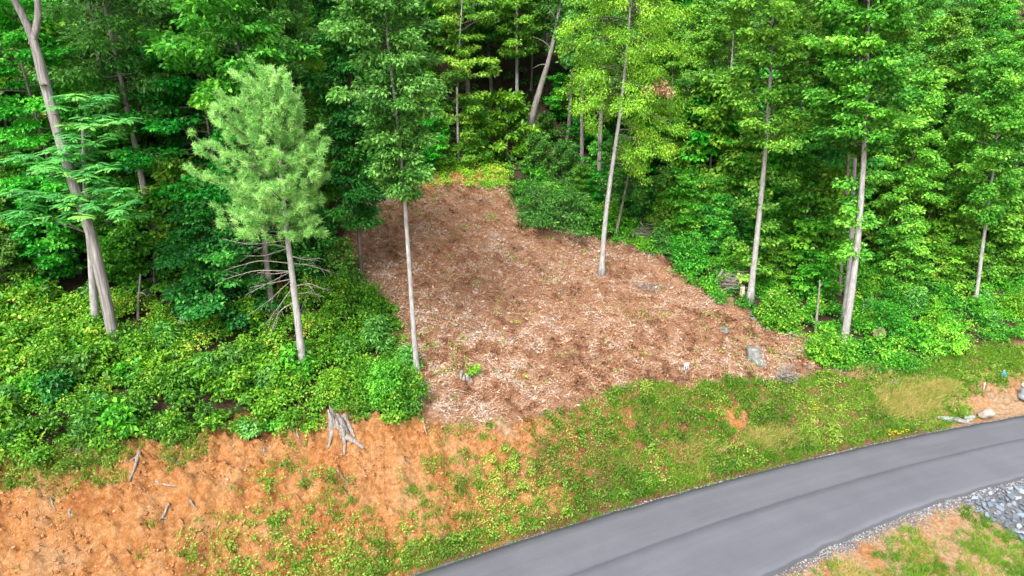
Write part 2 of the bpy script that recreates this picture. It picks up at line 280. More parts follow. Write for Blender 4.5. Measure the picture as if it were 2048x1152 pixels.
def tag(o, label, cat=None, group=None, kind=None):
    o['label'] = label
    if cat: o['category'] = cat
    if group: o['group'] = group
    if kind: o['kind'] = kind
    return o
def empty(name, loc, rz=0):
    o = bpy.data.objects.new(name, None); COL.objects.link(o); o.location = [float(v) for v in loc]; o.rotation_euler = (0, 0, rz); o.empty_display_size = 0.3; return o
def copy_tree(root, parts):
    c = root.copy(); COL.objects.link(c)
    for p in parts:
        d = p.copy(); COL.objects.link(d); d.parent = c
    return c
def unit(v): return v / (np.linalg.norm(v, axis=-1, keepdims=True) + 1e-9)
def rnd(a, b, k=None): return rng.random(k) * (b - a) + a

# ------------------------------------------------------------------ terrain sheet
def axis(segs):
    out = []
    for a, b_, st in segs: out.append(np.arange(a, b_, st))
    return np.concatenate(out + [np.array([segs[-1][1]])])
gx = axis([(-240, -60, 12), (-60, -24, 2), (-24, 34, 0.125), (34, 60, 2), (60, 241, 12)])
gy = axis([(-60, 6, 6), (6, 17, 0.5), (17, 41, 0.115), (41, 62, 0.3), (62, 120, 2), (120, 241, 12)])
GX, GY = np.meshgrid(gx, gy, indexing='ij'); GZ = T(GX, GY); PX, PY = project(GX, GY, GZ)
S = (GY - y_far(GX)) * 0.93; SN = (y_near(GX) - GY) * 0.93
wx = PX + (fbm(GX * 1.3, GY * 1.3, 3, 20) - .5) * 46; wy = PY + (fbm(GX * 1.3, GY * 1.3, 3, 30) - .5) * 34
Lm = inpoly(wx, wy, CLEAR).astype(float)
Fo = ((S > 0) & (inpoly(wx, wy, FOREST) | inpoly(wx, wy + 30, LEFTS) | inpoly(wx, wy, RIGHTS) | (GY > 60))).astype(float)
clay = (1 - Fo) * (1 - Lm)
sand = np.maximum(inpoly(wx, wy, SAND) * 1.0, np.exp(-(((wx - 1000) / 30) ** 2 + ((wy - 858) / 16) ** 2)) * 1.3)
sand = np.maximum(sand, np.where(SN > 0, 0.85 - 0.6 * sstep(.55, .7, fbm(GX, GY, 3, 41)), 0)); sand = np.maximum(sand, sstep(12, 20, GX) * 0.55 * (S > 0) * clay)
sand = np.clip(sand, 0, 1)
near = (S > -.5) & (S < 9) & (PX > 800) & (PX < 2200) & (clay > 0); wd = np.zeros(PX.shape); wd[near] = weed(PX[near], PY[near]); clay = clay * (1 - .75 * sstep(.55, .95, wd)); sand = sand * (1 - .8 * sstep(.55, .95, wd) * near)
jg = (fbm(GX * 2.2, GY * 2.2, 3, 50) - .5) * 0.5
grav = np.where((S > -1) & (S < 0.16 + jg * .7), 0.9, 0) + np.where((SN > -1) & (SN < 0.35 + jg * 1.8), 0.7, 0); grav = np.clip(grav, 0, 1)
RIP = [(1905, 992), (1975, 972), (2048, 955), (2200, 930), (2300, 1300), (2200, 1250), (2080, 1110), (2035, 1075), (2005, 1050), (1960, 1030)]
grav = np.maximum(grav, (inpoly(wx, wy, RIP) & (SN > 0)) * 1.0)
amp_c = sstep(0.6, 1.6, S) * clay
rill = fbm(GX * 1.9 + 0.25 * S, S * 0.30, 4, 60) - .5
cl1 = fbm(GX * 1.1, GY * 1.1, 3, 61) - .5; cl2 = np.abs(fbm(GX * 3.1, GY * 3.1, 4, 62) - .5); cl3 = fbm(GX * 6.5, GY * 6.5, 3, 63) - .5
cl4 = np.abs(fbm(GX * 1.6 + 3, GY * 1.6, 4, 64) - .5)
cl5 = np.abs(fbm(GX * 2.3 + 7, S * 2.0, 3, 65) - .5)
D = amp_c * (0.60 * rill + 0.50 * cl1 + 1.0 * cl2 + 0.42 * cl3 - .8 * cl4 - .6 * cl5)
D += Lm * (0.40 * (fbm(GX * 0.8, GY * 0.8, 3, 70) - .5) + 0.34 * (fbm(GX * 3, GY * 3, 3, 71) - .5))
D += Fo * 0.3 * (fbm(GX * .9, GY * .9, 3, 72) - .5) + np.where(SN > .5, 0.14 * (fbm(GX * 2, GY * 2, 3, 73) - .5), 0)
GZ2 = GZ + D
def TT(x, y):          # terrain with its relief, sampled from the sheet
    i = np.clip(np.searchsorted(gx, x) - 1, 0, len(gx) - 2); j = np.clip(np.searchsorted(gy, y) - 1, 0, len(gy) - 2)
    fx = (x - gx[i]) / (gx[i + 1] - gx[i]); fy = (y - gy[j]) / (gy[j + 1] - gy[j])
    return (GZ2[i, j] * (1 - fx) + GZ2[i + 1, j] * fx) * (1 - fy) + (GZ2[i, j + 1] * (1 - fx) + GZ2[i + 1, j + 1] * fx) * fy
nx, ny = GX.shape; V = np.stack([GX, GY, GZ2], -1).reshape(-1, 3).astype(np.float32)
I = (np.arange(nx - 1)[:, None] * ny + np.arange(ny - 1)[None]).ravel(); Q = np.stack([I, I + ny, I + ny + 1, I + 1], 1).astype(np.int32)
me = bpy.data.meshes.new('hillside'); me.vertices.add(len(V)); me.vertices.foreach_set('co', V.ravel()); me.loops.add(Q.size); me.loops.foreach_set('vertex_index', Q.ravel())
me.polygons.add(len(Q)); me.polygons.foreach_set('loop_start', np.arange(0, Q.size, 4, dtype=np.int32))
za = me.attributes.new('zone', 'FLOAT_COLOR', 'POINT'); za.data.foreach_set('color', np.stack([clay, Lm, sand, grav], -1).reshape(-1).astype(np.float32))
me.update(calc_edges=True); me.polygons.foreach_set('use_smooth', np.ones(len(Q), bool)); me.materials.append(M['ground'])
hs_ = bpy.data.objects.new('hillside', me); COL.objects.link(hs_); tag(hs_, 'sloping hillside ground with orange clay cut bank and brown cleared patch', kind='structure')

# ------------------------------------------------------------------ road
xs = np.concatenate([np.arange(-70, -8, 3.0), np.arange(-8, 40, 0.4), np.arange(40, 75, 3.0)])
dx = 1.9; fr = np.stack([xs, y_far(xs)], 1); nr = np.stack([xs + dx, y_near(xs + dx)], 1)
edge_w = (fbm(xs * 1.7, xs * 0 + 3, 3, 80) - .5) * 0.16; edge_w2 = (fbm(xs * 2.3, xs * 0 + 9, 3, 81) - .5) * 0.28
dn = np.array([0.367, -0.93]); fr = fr - dn * edge_w[:, None]; nr = nr + dn * edge_w2[:, None]
se = np.stack([xs + dx * .52, y_seam(xs + dx * .52)], 1)
rows = []
K = 13
for k in range(K):
    t = k / (K - 1); rows.append(fr * (1 - t) + nr * t)
rows = np.array(rows)                       # K, n, 2
nX = len(xs); Z = np.full((K, nX), 0.035); Z = Z + 0.05 * (1 - (2 * np.linspace(0, 1, K) - 1) ** 2)[:, None]
top = np.concatenate([rows, Z[..., None]], 2); low0 = np.concatenate([fr - dn * 0.05, np.full((nX, 1), -0.12)], 1); low1 = np.concatenate([nr + dn * 0.05, np.full((nX, 1), -0.12)], 1)
G = np.concatenate([low0[None], top, low1[None]]); kk = len(G)
bm = bmesh.new(); ul = bm.loops.layers.uv.new('road'); vv = [[bm.verts.new(p) for p in row] for row in G]
frac = np.concatenate([[0], np.linspace(0, 1, K), [1]]); 
# across coordinate measured so that the paving seam sits at 0.5
sf = np.array([np.clip(np.dot(se[i] - fr[i], nr[i] - fr[i]) / np.dot(nr[i] - fr[i], nr[i] - fr[i]), .2, .8) for i in range(nX)])
for a in range(kk - 1):
    for i in range(nX - 1):
        f = bm.faces.new((vv[a][i], vv[a + 1][i], vv[a + 1][i + 1], vv[a][i + 1])); f.smooth = True
        for lp, (aa, ii) in zip(f.loops, ((a, i), (a + 1, i), (a + 1, i + 1), (a, i + 1))):
            t = frac[aa]; s_ = sf[ii]; t2 = 0.5 * t / s_ if t < s_ else 0.5 + 0.5 * (t - s_) / (1 - s_)
            lp[ul].uv = (xs[ii], t2)
bm.normal_update(); me = bpy.data.meshes.new('road'); bm.to_mesh(me); bm.free(); me.materials.append(M['asphalt'])
ro = bpy.data.objects.new('road', me); COL.objects.link(ro); tag(ro, 'curving grey asphalt road with dark paving seam along its middle', kind='structure')

# ------------------------------------------------------------------ generic plants
def ellip(k, rx, rz):
    d = unit(rng.normal(size=(k, 3))); r = rng.random(k) ** 0.45
    return d * r[:, None] * np.array([rx, rx, rz])
def clump_leaves(mb, C, rad, flat, per, L, W, tint, out=None, droop=0.25, tvar=0.22):
    """sprays of leaves around clump centres C (k,3)"""
    k = len(C); per = int(per); rad = np.broadcast_to(rad, (k,))
    o = ellip(k * per, 1.0, flat) * np.repeat(rad, per)[:, None]; P = np.repeat(C, per, 0) + o
    N = unit(np.array([0, 0, 1.0]) + 0.55 * unit(o) + 0.45 * rng.normal(size=o.shape))
    A = unit(o * np.array([1, 1, .5]) + 0.35 * rng.normal(size=o.shape) * np.repeat(rad, per)[:, None]); A[:, 2] -= droop
    if out is not None: A += 0.5 * np.repeat(out, per, 0)
    Lk = np.repeat(np.broadcast_to(L, (k,)), per); l = Lk * rnd(.7, 1.25, k * per); W_ = W / np.mean(L); tt = np.clip(np.repeat(np.broadcast_to(tint, (k,)), per) + rng.normal(size=k * per) * tvar, 0, 1)
    mb.leaves(P, A, N, l, l * W_, tt, droop=0.15)
def interp_path(P, t):
    P = np.asarray(P, float); d = np.r_[0, np.cumsum(np.linalg.norm(np.diff(P, axis=0), axis=1))]; d /= d[-1]
    return np.stack([np.interp(t, d, P[:, k]) for k in range(3)], -1)
def smooth_path(P, k=24):
    P = np.asarray(P, float); t = np.linspace(0, 1, k); Q = interp_path(P, t)
    for _ in range(2): Q[1:-1] = 0.25 * Q[:-2] + 0.5 * Q[1:-1] + 0.25 * Q[2:]
    return Q
def broadleaf(trunk, limb, crown, path, r0, r1, z0, z1, prof, nlimb, per, L, W, crad=0.6, flat=0.45, elev=(5, 45), droop=0.25, ncl=7, tb=0.5, tv=0.16, spread=0.32, limbr=0.045, ns=10, cuts=None, hang=0.0):
    """trunk and limbs into MB trunk, leaf clumps into MB crown. prof: radii from the crown's foot (z0) to its top (z1)"""
    Q = smooth_path(path, 26); t = np.linspace(0, 1, len(Q)); rad = r0 + (r1 - r0) * t; rad[0] *= 1.9; rad[1] *= 1.22
    trunk.tube(Q, rad, ns, 0.10)
    zz = Q[:, 2]
    C_all = []; O_all = []; T_all = []; az = rnd(0, 6.28)
    for i in range(nlimb):
        u = (i + rnd(.1, .9)) / nlimb; z = z0 + (z1 - z0) * u
        b0 = np.array([np.interp(z, zz, Q[:, k]) for k in range(3)])
        if z > zz[-1]: b0 = Q[-1].copy()
        az += 2.4 + rnd(-.5, .5); ln = np.interp(u, np.linspace(0, 1, len(prof)), prof) * rnd(.42, 1.2)
        if cuts is not None: ln *= cuts(az, u)
        if ln < 0.25: continue
        el = R(elev[0] + (elev[1] - elev[0]) * u + rnd(-10, 10)); d = np.array([math.cos(az) * math.cos(el), math.sin(az) * math.cos(el), math.sin(el)])
        side = np.array([-math.sin(az), math.cos(az), 0]); tt = np.linspace(0, 1, 6)
        drop = 0.12 * ln + hang * ln
        Pl = b0 + d * (tt * ln)[:, None] + np.array([0, 0, 1]) * (-drop * tt ** 2)[:, None] + side * (0.12 * ln * np.sin(tt * 3) * rnd(-1, 1))[:, None]
        rr = max(limbr * (0.4 + 0.25 * ln), 0.015); limb.tube(Pl, (rr * (1 - 0.8 * tt) + 0.006) * .8, 5, 0, cap=False)
        nc = max(2, int(ncl * (0.35 + ln / max(prof)) * 0.75)); f = np.sqrt(rnd(0.10, 1.0, nc)); f[0] = 1.0
        base = interp_path(Pl, f); off = side[None] * (rnd(-1, 1, nc) * spread * ln * (1.15 - f * .75))[:, None] + np.array([0, 0, 1]) * rnd(-.18, .22, nc)[:, None]
        Cc = base + off; tc = np.clip(tb + rng.normal() * tv + rng.normal(size=nc) * tv * .7, 0, 1)
        for q in range(nc):
            if np.linalg.norm(off[q]) > 0.35: limb.tube(np.array([base[q] - d * 0.15, base[q] * .5 + Cc[q] * .5 + [0, 0, .04], Cc[q]]), [0.014, 0.010, 0.005], 3, 0, cap=False)
        C_all.append(Cc); O_all.append(np.repeat((d * [1, 1, .2])[None], nc, 0)); T_all.append(tc)
    C = np.concatenate(C_all); O = np.concatenate(O_all); tc = np.concatenate(T_all)
    clump_leaves(crown, C, crad * rnd(.7, 1.25, len(C)), flat, per, L, W, tc, O, droop)
def make_tree(name, base, label, cat, group, bark, leafm, seedv, **kw):
    global rng
    keep = rng; rng = np.random.default_rng(seedv)
    tb, lb, cb = MB(), MB(), MB(); broadleaf(tb, lb, cb, **kw)
    e = empty(name, base); a = tb.build('trunk', M[bark], e, True); l_ = lb.build('limbs', M['limb'], e, True); l_['kind'] = 'stuff'; c = cb.build('crown', M[leafm], e); tag(e, label, cat, group); rng = keep
    return e, [a, l_, c]
def pixpath(base, pts, dy=None):
    """trunk line through photo pixels, in the upright plane at the foot's distance, relative to the foot"""
    out = [np.array([0, 0, -0.25])]
    for k, p in enumerate(pts):
        q = at_y(p[0], p[1], base[1] + (dy[k] if dy else 0)); out.append(q - base)
    return out

# ------------------------------------------------------------------ the trees one can tell apart
def hero(name, px, pts, label, bark, leafm, seedv, w_px, crown_top_px, crown_bot_px, prof_px, **kw):
    b_ = ground(*px); z = b_[1] * CP - (b_[2] - H) * SP; m_px = z / F
    P = pixpath(b_, pts); z0 = at_y(px[0], crown_bot_px, b_[1])[2] - b_[2]; z1 = at_y(px[0], crown_top_px, b_[1])[2] - b_[2]
    return make_tree(name, b_, label, kw.pop('cat', 'tree'), kw.pop('group', None), bark, leafm, seedv, path=P, r0=w_px * m_px * .36, r1=kw.pop('r1', .04), z0=z0, z1=z1, prof=[v * m_px for v in prof_px], **kw)

# two oaks at the clearing's left edge
hero('oak_tree', (722, 562), [(718, 450), (712, 370), (706, 250), (702, 150), (700, 40), (700, -60)], 'dark-trunked oak with clumped green crown at the left edge of the clearing', 'bark_dark', 'leaf_dark', 101, 14,
     -60, 440, [34, 50, 40, 58, 64, 70, 66, 50], nlimb=70, per=66, L=.24, W=.125, crad=.55, flat=.5, ncl=8, elev=(-5, 35), tb=.35)
hero('oak_tree', (834, 748), [(826, 640), (815, 480), (808, 380), (792, 220), (775, 90), (768, 0), (764, -80)], 'slender oak with long bare pale trunk rising from the lower edge of the clearing', 'bark_pale', 'leaf_oak', 102, 15,
     -80, 392, [30, 58, 56, 84, 92, 95, 84, 55], nlimb=74, per=50, L=.22, W=.115, crad=.48, flat=.5, ncl=9, elev=(-5, 35), tb=.6)
# bright tree in the clearing
hero('cherry_tree', (1203, 548), [(1209, 450), (1225, 330), (1243, 210), (1254, 100), (1262, 0), (1268, -120)], 'yellow-green tree with drooping feathery foliage and pale trunk inside the clearing', 'bark_pale', 'leaf_bright', 103, 15,
     -140, 330, [70, 92, 100, 112, 118, 120, 110, 70], cuts=lambda a, u: 0 if (u < .22 and math.cos(a) < .15) else 1, nlimb=100, per=84, L=.14, W=.07, crad=.50, flat=.85, ncl=9, elev=(0, 40), droop=.9, hang=.35, tb=.5, spread=.5)
for o in [q for q in COL.objects if q.name.startswith('cherry_tree')]:
    c = at_y(1322, 175, o.location.y - 1.6) - np.array(o.location); mb = MB(); clump_leaves(mb, c + rng.normal(size=(16, 3)) * [.45, .3, .35], .35, .9, 40, .15, .06, .5, None, .8); mb.build('dead_foliage', M['litter'], o)['label'] = 'withered brown leaves'
# right side: pale straight poplars
hero('poplar_tree', (1500, 602), [(1508, 530), (1522, 400), (1531, 300), (1538, 200), (1545, 80), (1548, -40), (1550, -160)], 'straight pale poplar beside the sawn logs at the clearing edge', 'bark_pale', 'leaf', 104, 17,
     -170, 570, [16, 52, 40, 72, 90, 100, 108, 110, 105, 90, 50], cuts=lambda a, u: 0 if (u < .40 and (math.sin(a) < .25 or rng.random() < .35)) else 1, nlimb=104, per=66, L=.24, W=.17, crad=.6, flat=.38, ncl=8, elev=(0, 40), tb=.52)
hero('poplar_tree', (1684, 702), [(1691, 665), (1701, 600), (1709, 540), (1717, 470), (1722, 400), (1727, 330), (1733, 210), (1735, 100), (1738, -40), (1740, -140)], 'tall pale poplar with gently curved foot at the lower right corner of the clearing', 'bark_pale', 'leaf', 105, 21,
     -150, 560, [10, 30, 30, 50, 74, 80, 92, 98, 92, 85, 50], cuts=lambda a, u: 0 if (u < .40 and (math.sin(a) < .25 or rng.random() < .35)) else 1, nlimb=108, per=66, L=.24, W=.17, crad=.6, flat=.4, ncl=8, elev=(0, 40), tb=.45)
hero('poplar_tree', (1688, 640), [(1694, 580), (1701, 510), (1705, 440), (1707, 380), (1710, 300), (1716, 200), (1720, 60), (1722, -80)], 'pale poplar standing directly behind the tall curved poplar', 'bark_pale', 'leaf', 106, 15,
     -120, 300, [45, 65, 80, 85, 80, 75, 60, 40], nlimb=48, per=55, L=.22, W=.16, crad=.55, flat=.4, ncl=7, tb=.4)
hero('poplar_tree', (1678, 590), [(1683, 520), (1689, 450), (1693, 380), (1697, 310), (1700, 200), (1702, 80)], 'thin mottled poplar at the back of the close-set group of three', 'bark_grey', 'leaf_dark', 107, 10,
     -20, 330, [45, 62, 70, 70, 60, 40], nlimb=40, per=50, L=.24, W=.17, crad=.55, flat=.4, ncl=7, tb=.4)
hero('poplar_tree', (1950, 616), [(1957, 560), (1968, 470), (1980, 390), (1992, 300), (2000, 220), (2006, 140)], 'slim pale poplar leaning over the bright brambles near the sandy bank', 'bark_pale', 'leaf', 108, 11,
     125, 440, [25, 50, 66, 72, 64, 52, 30], nlimb=64, per=64, L=.21, W=.15, crad=.52, flat=.42, ncl=8, tb=.6)
hero('poplar_tree', (1900, 500), [(1906, 420), (1912, 340), (1918, 260), (1924, 180), (1930, 100)], 'small dark-stemmed poplar with pointed crown behind the slim leaning poplar', 'bark_grey', 'leaf', 109, 9,
     85, 350, [40, 62, 66, 62, 48, 24], nlimb=54, per=60, L=.24, W=.17, crad=.58, flat=.42, ncl=7, tb=.55)
hero('poplar_tree', (918, 330), [(915, 250), (914, 180), (918, 100), (922, 40), (926, -30)], 'thin young poplar with tiers of leaves behind the top of the clearing', 'bark_pale', 'leaf', 110, 8,
     -20, 320, [22, 55, 40, 92, 60, 70, 62, 40], nlimb=44, per=60, L=.26, W=.15, crad=.5, flat=.3, ncl=7, elev=(5, 30), tb=.62)
hero('magnolia_sapling', (1016, 322), [(1014, 290), (1012, 250), (1008, 200)], 'small sapling with big bright leaves at the top edge of the clearing', 'bark_grey', 'leaf_maple', 111, 5,
     192, 300, [45, 58, 52, 44, 20], nlimb=26, per=42, L=.40, W=.20, crad=.45, flat=.45, ncl=6, tb=.72, cat='sapling')
hero('maple_tree', (547, 636), [(535, 540), (520, 400), (500, 260), (478, 110), (466, 10), (458, -90)], 'tall grey-trunked tree rising behind the pale green pine', 'bark_grey', 'leaf', 112, 17,
     -120, 210, [60, 100, 130, 140, 130, 80], nlimb=50, per=55, L=.30, W=.17, crad=.65, flat=.4, ncl=8, tb=.5)
hero('maple_tree', (436, 622), [(434, 560), (428, 480), (424, 400)], 'low spreading maple with dark layered foliage behind the bramble bank', 'bark_grey', 'leaf_dark', 113, 11,
     400, 610, [75, 105, 110, 100, 70, 30], nlimb=46, per=62, L=.20, W=.15, crad=.6, flat=.22, ncl=9, elev=(-5, 15), tb=.45)
hero('maple_tree', (470, 560), [(455, 460), (430, 330), (410, 220), (400, 120)], 'broad maple with many flat tiers of green leaves left of the pine', 'bark_grey', 'leaf_maple', 114, 11,
     60, 480, [90, 130, 160, 175, 160, 120, 60], nlimb=70, per=60, L=.22, W=.16, crad=.65, flat=.2, ncl=9, elev=(-5, 18), tb=.45)
hero('leaning_sapling', (1230, 472), [(1240, 430), (1250, 385), (1262, 320)], 'short leaning grey sapling behind the yellow-green tree', 'bark_grey', 'leaf_dark', 115, 9,
     260, 400, [50, 70, 70, 50], nlimb=24, per=50, L=.2, W=.13, crad=.5, flat=.4, ncl=6, tb=.4, cat='sapling')

# leaning old tree on the left: fork, two fungus brackets
b_ = ground(234, 706); mp = (b_[1] * CP - (b_[2] - H) * SP) / F
e = empty('leaning_tree', b_); tb = MB(); rngk = rng; rng = np.random.default_rng(77)
P1 = smooth_path(pixpath(b_, [(222, 650), (206, 570), (181, 460), (158, 400), (130, 312), (103, 215), (80, 130), (66, 72), (45, 30), (22, -12), (-30, -110), (-60, -220)]), 44)
t = np.linspace(0, 1, 44); rad = np.interp(t, [0, .05, .65, .72, 1], [.34, .25, .205, .16, .06]); tb.tube(P1, rad, 20, .07)
fork = pixpath(b_, [(64, 90), (75, 50), (78, 20), (73, -15), (70, -90), (90, -200)])[1:]; P2 = smooth_path(fork, 18); tb.tube(P2, np.linspace(.15, .06, 18), 14, .07)
tr_ = tb.build('trunk', M['bark_brown'], e, True)
cb = MB(); lb = MB()
for Pq in (P1[-12:], P2[-8:]):
    for i in range(34):
        c0 = Pq[rng.integers(3, len(Pq))]; a_ = rnd(0, 6.28); l_ = rnd(1, 3.4); q = np.stack([c0 + np.array([math.cos(a_), math.sin(a_), .5]) * l_ * s_ for s_ in (0, .5, 1)]); lb.tube(q, [.05, .03, .01], 4, 0, False)
        clump_leaves(cb, np.stack([q[1], q[2], q[2] + rng.normal(size=3) * .4]), .6, .5, 40, .22, .14, .5)
lb.build('limb', M['bark_grey'], e); cb.build('crown', M['leaf'], e)
for (fx, fy) in ((88, 170), (115, 229)):
    c = at_y(fx, fy, b_[1] - 0.22) - b_; mb = MB(); a = np.linspace(0, math.pi * 2, 15)[:-1]
    V = [c + np.array([math.cos(q) * .17, -0.05 + math.sin(q) * .17, .0]) for q in a] + [c + [0, -.03, .08], c + [0, 0, -.05]]
    mb.add(V, [(k, (k + 1) % 14, 14) for k in range(14)] + [((k + 1) % 14, k, 15) for k in range(14)]); mb.build('bracket_fungus', M['bark_dark'], e)
tag(e, 'leaning forked old tree with thick pale weathered trunk', 'tree'); rng = rngk

# locust: thin trunk beside it, fronds of small leaflets
def frond(mb, base, d, L_, tint):
    k = 13; d = unit(d); side = unit(np.cross(d, [0, 0, 1.0])); s = np.linspace(.12, 1, k)
    rach = base + d * (s * L_)[:, None] - np.array([0, 0, 1]) * (0.30 * L_ * s ** 2)[:, None]
    C = np.concatenate([rach, rach]); A = np.concatenate([np.tile(side + d * .35, (k, 1)), np.tile(-side + d * .35, (k, 1))]); A[:, 2] -= .25
    N = np.tile(np.array([0, 0, 1.0]) + d * .2, (2 * k, 1)) + rng.normal(size=(2 * k, 3)) * .12
    ll = L_ * .21 * np.concatenate([np.sin(s * 2.6) * .6 + .5] * 2); mb.leaves(C, A, N, ll, ll * .55, np.clip(tint + rng.normal(size=2 * k) * .08, 0, 1), .05, .1)
b_ = ground(193, 662); e = empty('locust_tree', b_); tb = MB(); lb = MB(); cb = MB(); rngk = rng; rng = np.random.default_rng(78)
PL = smooth_path(pixpath(b_, [(188, 600), (182, 510), (172, 420), (168, 330), (166, 285), (165, 250)], [-.3, -.6, -.9, -1.1, -1.2, -1.2]), 22); tb.tube(PL, np.linspace(.21, .05, 22), 12, .1)
for (fx, fy, n_) in ((30, 320, 5), (20, 385, 5), (80, 330, 5), (70, 395, 6), (130, 410, 6), (185, 405, 6), (240, 380, 6), (265, 405, 5), (220, 335, 5), (255, 240, 5), (225, 270, 4), (150, 200, 5), (200, 205, 5), (140, 250, 5), (180, 290, 5), (110, 355, 5), (215, 420, 5), (5, 430, 4), (45, 425, 4), (170, 345, 5), (130, 300, 4), (95, 305, 4), (160, 390, 5), (275, 430, 3)):
    tip = at_y(fx, fy, b_[1] - 1.0 + rnd(-1.2, .8)) - b_; k = int(np.argmin(np.abs(PL[:, 2] - (tip[2] - .9)))); s0 = PL[k]
    q = np.stack([s0, s0 * .5 + tip * .5 + [0, 0, .25], tip]); lb.tube(smooth_path(q, 8), np.linspace(.035, .010, 8), 4, 0, False)
    for pad in range(n_):
        f = 1 - .55 * (pad / n_); c0 = interp_path(q, np.array([f]))[0] + rng.normal(size=3) * [.34, .34, .16] * (0 if pad == 0 else 1); tn = np.clip(.5 + rng.normal() * .16, 0, 1); a0 = rnd(0, 6.28)
        for r_ in range(11):
            a_ = a0 + r_ * .571 + rnd(-.2, .2); frond(cb, c0 + np.array([0, 0, rnd(-.06, .10)]), np.array([math.cos(a_), math.sin(a_), rnd(.05, .4)]), rnd(.40, .66), np.clip(tn + rng.normal() * .08, 0, 1))
tb.build('trunk', M['bark_pale'], e, True); lb.build('limbs', M['limb'], e)['kind'] = 'stuff'; cb.build('crown', M['leaf_blue'], e); tag(e, 'blue-green locust with feathery fronds in front of the leaning trunk', 'tree'); rng = rngk

# white pine
def pine(name, b_, path, r0, z0, z1, prof, per, leafm, barkm, label, group=None, whorl=.42, nb=6, wid=.024, dens=7.5, lop=0.0):
    e = empty(name, b_); tb = MB(); lb = MB(); cb = MB(); Q = smooth_path(path, 26); tb.tube(Q, np.linspace(r0, .03, 26), 12, .1); zz = Q[:, 2]; az = 0
    nw = int((z1 - z0) / whorl)
    for i in range(nw + 1):
        u = i / nw; 
        for j in range(nb):
            z = z0 + (z1 - z0) * u + rnd(-.15, .15); b0 = np.array([np.interp(z, zz, Q[:, k]) for k in range(3)]); az += 6.28 / nb + rnd(-.35, .35) + .1
            ln = np.interp(u, np.linspace(0, 1, len(prof)), prof) * rnd(.5, 1.15) * (1 - lop * math.cos(az))
            el = R(5 + 38 * u + rnd(-8, 8)); d = np.array([math.cos(az) * math.cos(el), math.sin(az) * math.cos(el), math.sin(el)]); side = np.array([-math.sin(az), math.cos(az), 0]); tt = np.linspace(0, 1, 6)
            Pl = b0 + d * (tt * ln)[:, None] + np.array([0, 0, .14 * ln]) * (tt ** 2)[:, None]
            lb.tube(Pl, (.010 + .008 * ln) * (1 - .8 * tt), 4, 0, False)
            nc = max(4, int(ln * dens)); f = rnd(.12, 1, nc) ** .55; f[:1] = 1
            C = interp_path(Pl, f) + side * (rnd(-1, 1, nc) * .36 * ln * (1.2 - f))[:, None] + np.array([0, 0, 1]) * rnd(-.12, .22, nc)[:, None]
            ax = unit(d + .35 * rng.normal(size=(nc, 3)) + [0, 0, .45])
            off = rnd(-.20, .10, nc * per)[:, None] * np.repeat(ax, per, 0); B = np.repeat(C, per, 0) + off + rng.normal(size=(nc * per, 3)) * .035
            A = unit(np.repeat(ax, per, 0) * .75 + rng.normal(size=(nc * per, 3)) * .75); tn = np.clip(np.repeat(.5 + rng.normal(size=nc) * .22, per) + rng.normal(size=nc * per) * .15, 0, 1)
            cb.blades(B, A, rnd(.15, .27, nc * per), wid, tn)
    a = tb.build('trunk', M[barkm], e, True); l_ = lb.build('limbs', M['limb'], e); l_['kind'] = 'stuff'; c = cb.build('crown', M[leafm], e); tag(e, label, 'pine', group); return e, [a, l_, c]
b_ = ground(607, 752); mp = (b_[1] * CP - (b_[2] - H) * SP) / F; zt = at_y(550, 168, b_[1])[2] - b_[2]; zb = at_y(570, 470, b_[1])[2] - b_[2]
rngk = rng; rng = np.random.default_rng(79)
PP = pixpath(b_, [(598, 660), (588, 580), (573, 460), (562, 340), (554, 230), (549, 140)])
pe, pk = pine('white_pine', b_, PP, .20, zb, zt, [v * mp for v in (92, 114, 118, 114, 106, 94, 78, 56, 28)], 62, 'needle', 'bark_pale', 'pale green white pine with bare dead lower limbs above the brambles', lop=.26, nb=8, whorl=.40, dens=6.2)
Qp = smooth_path(PP, 40)
for (x0, y0, x1, y1, x2, y2) in ((573, 470, 520, 462, 470, 456), (575, 480, 500, 490, 445, 478), (576, 500, 530, 512, 490, 512), (578, 520, 520, 520, 450, 540), (580, 535, 510, 540, 445, 560), (580, 548, 530, 570, 490, 590), (582, 560, 545, 566, 500, 575), (584, 565, 540, 600, 495, 632), (586, 570, 560, 610, 530, 650),
     (575, 475, 610, 466, 648, 458), (578, 508, 610, 520, 640, 516), (580, 530, 620, 530, 665, 545), (584, 570, 620, 566, 650, 580), (588, 590, 620, 585, 645, 592), (588, 600, 600, 625, 610, 600), (577, 495, 545, 488, 508, 500), (581, 540, 552, 548, 515, 545), (587, 596, 560, 620, 545, 655)):
    ym = b_[1] + rnd(-1.2, .9); p0 = at_y(x0, y0, b_[1]) - b_; k = int(np.argmin(np.abs(Qp[:, 2] - p0[2]))); p0 = Qp[k]
    p1 = at_y(x1, y1, b_[1] * .5 + ym * .5) - b_; p2 = at_y(x2, y2, ym) - b_; q = smooth_path([p0, p1, p2], 12); mb = MB(); mb.tube(q, np.linspace(.032, .010, 12), 5, .1)
    for s_ in (3, 4, 5, 6, 7, 8, 9, 10):
        tw = q[s_] + unit((q[s_] - q[s_ - 1]) + rng.normal(size=3) * .05) * rnd(.2, .55) + np.array([0, rnd(-.3, .3), rnd(-.3, .15)]); mb.tube(np.stack([q[s_], q[s_] * .5 + tw * .5 + [0, 0, .03], tw]), [.012, .009, .005], 3, 0, False)
    mb.build('dead_branch', M['deadwood'], pe)
rng = rngk
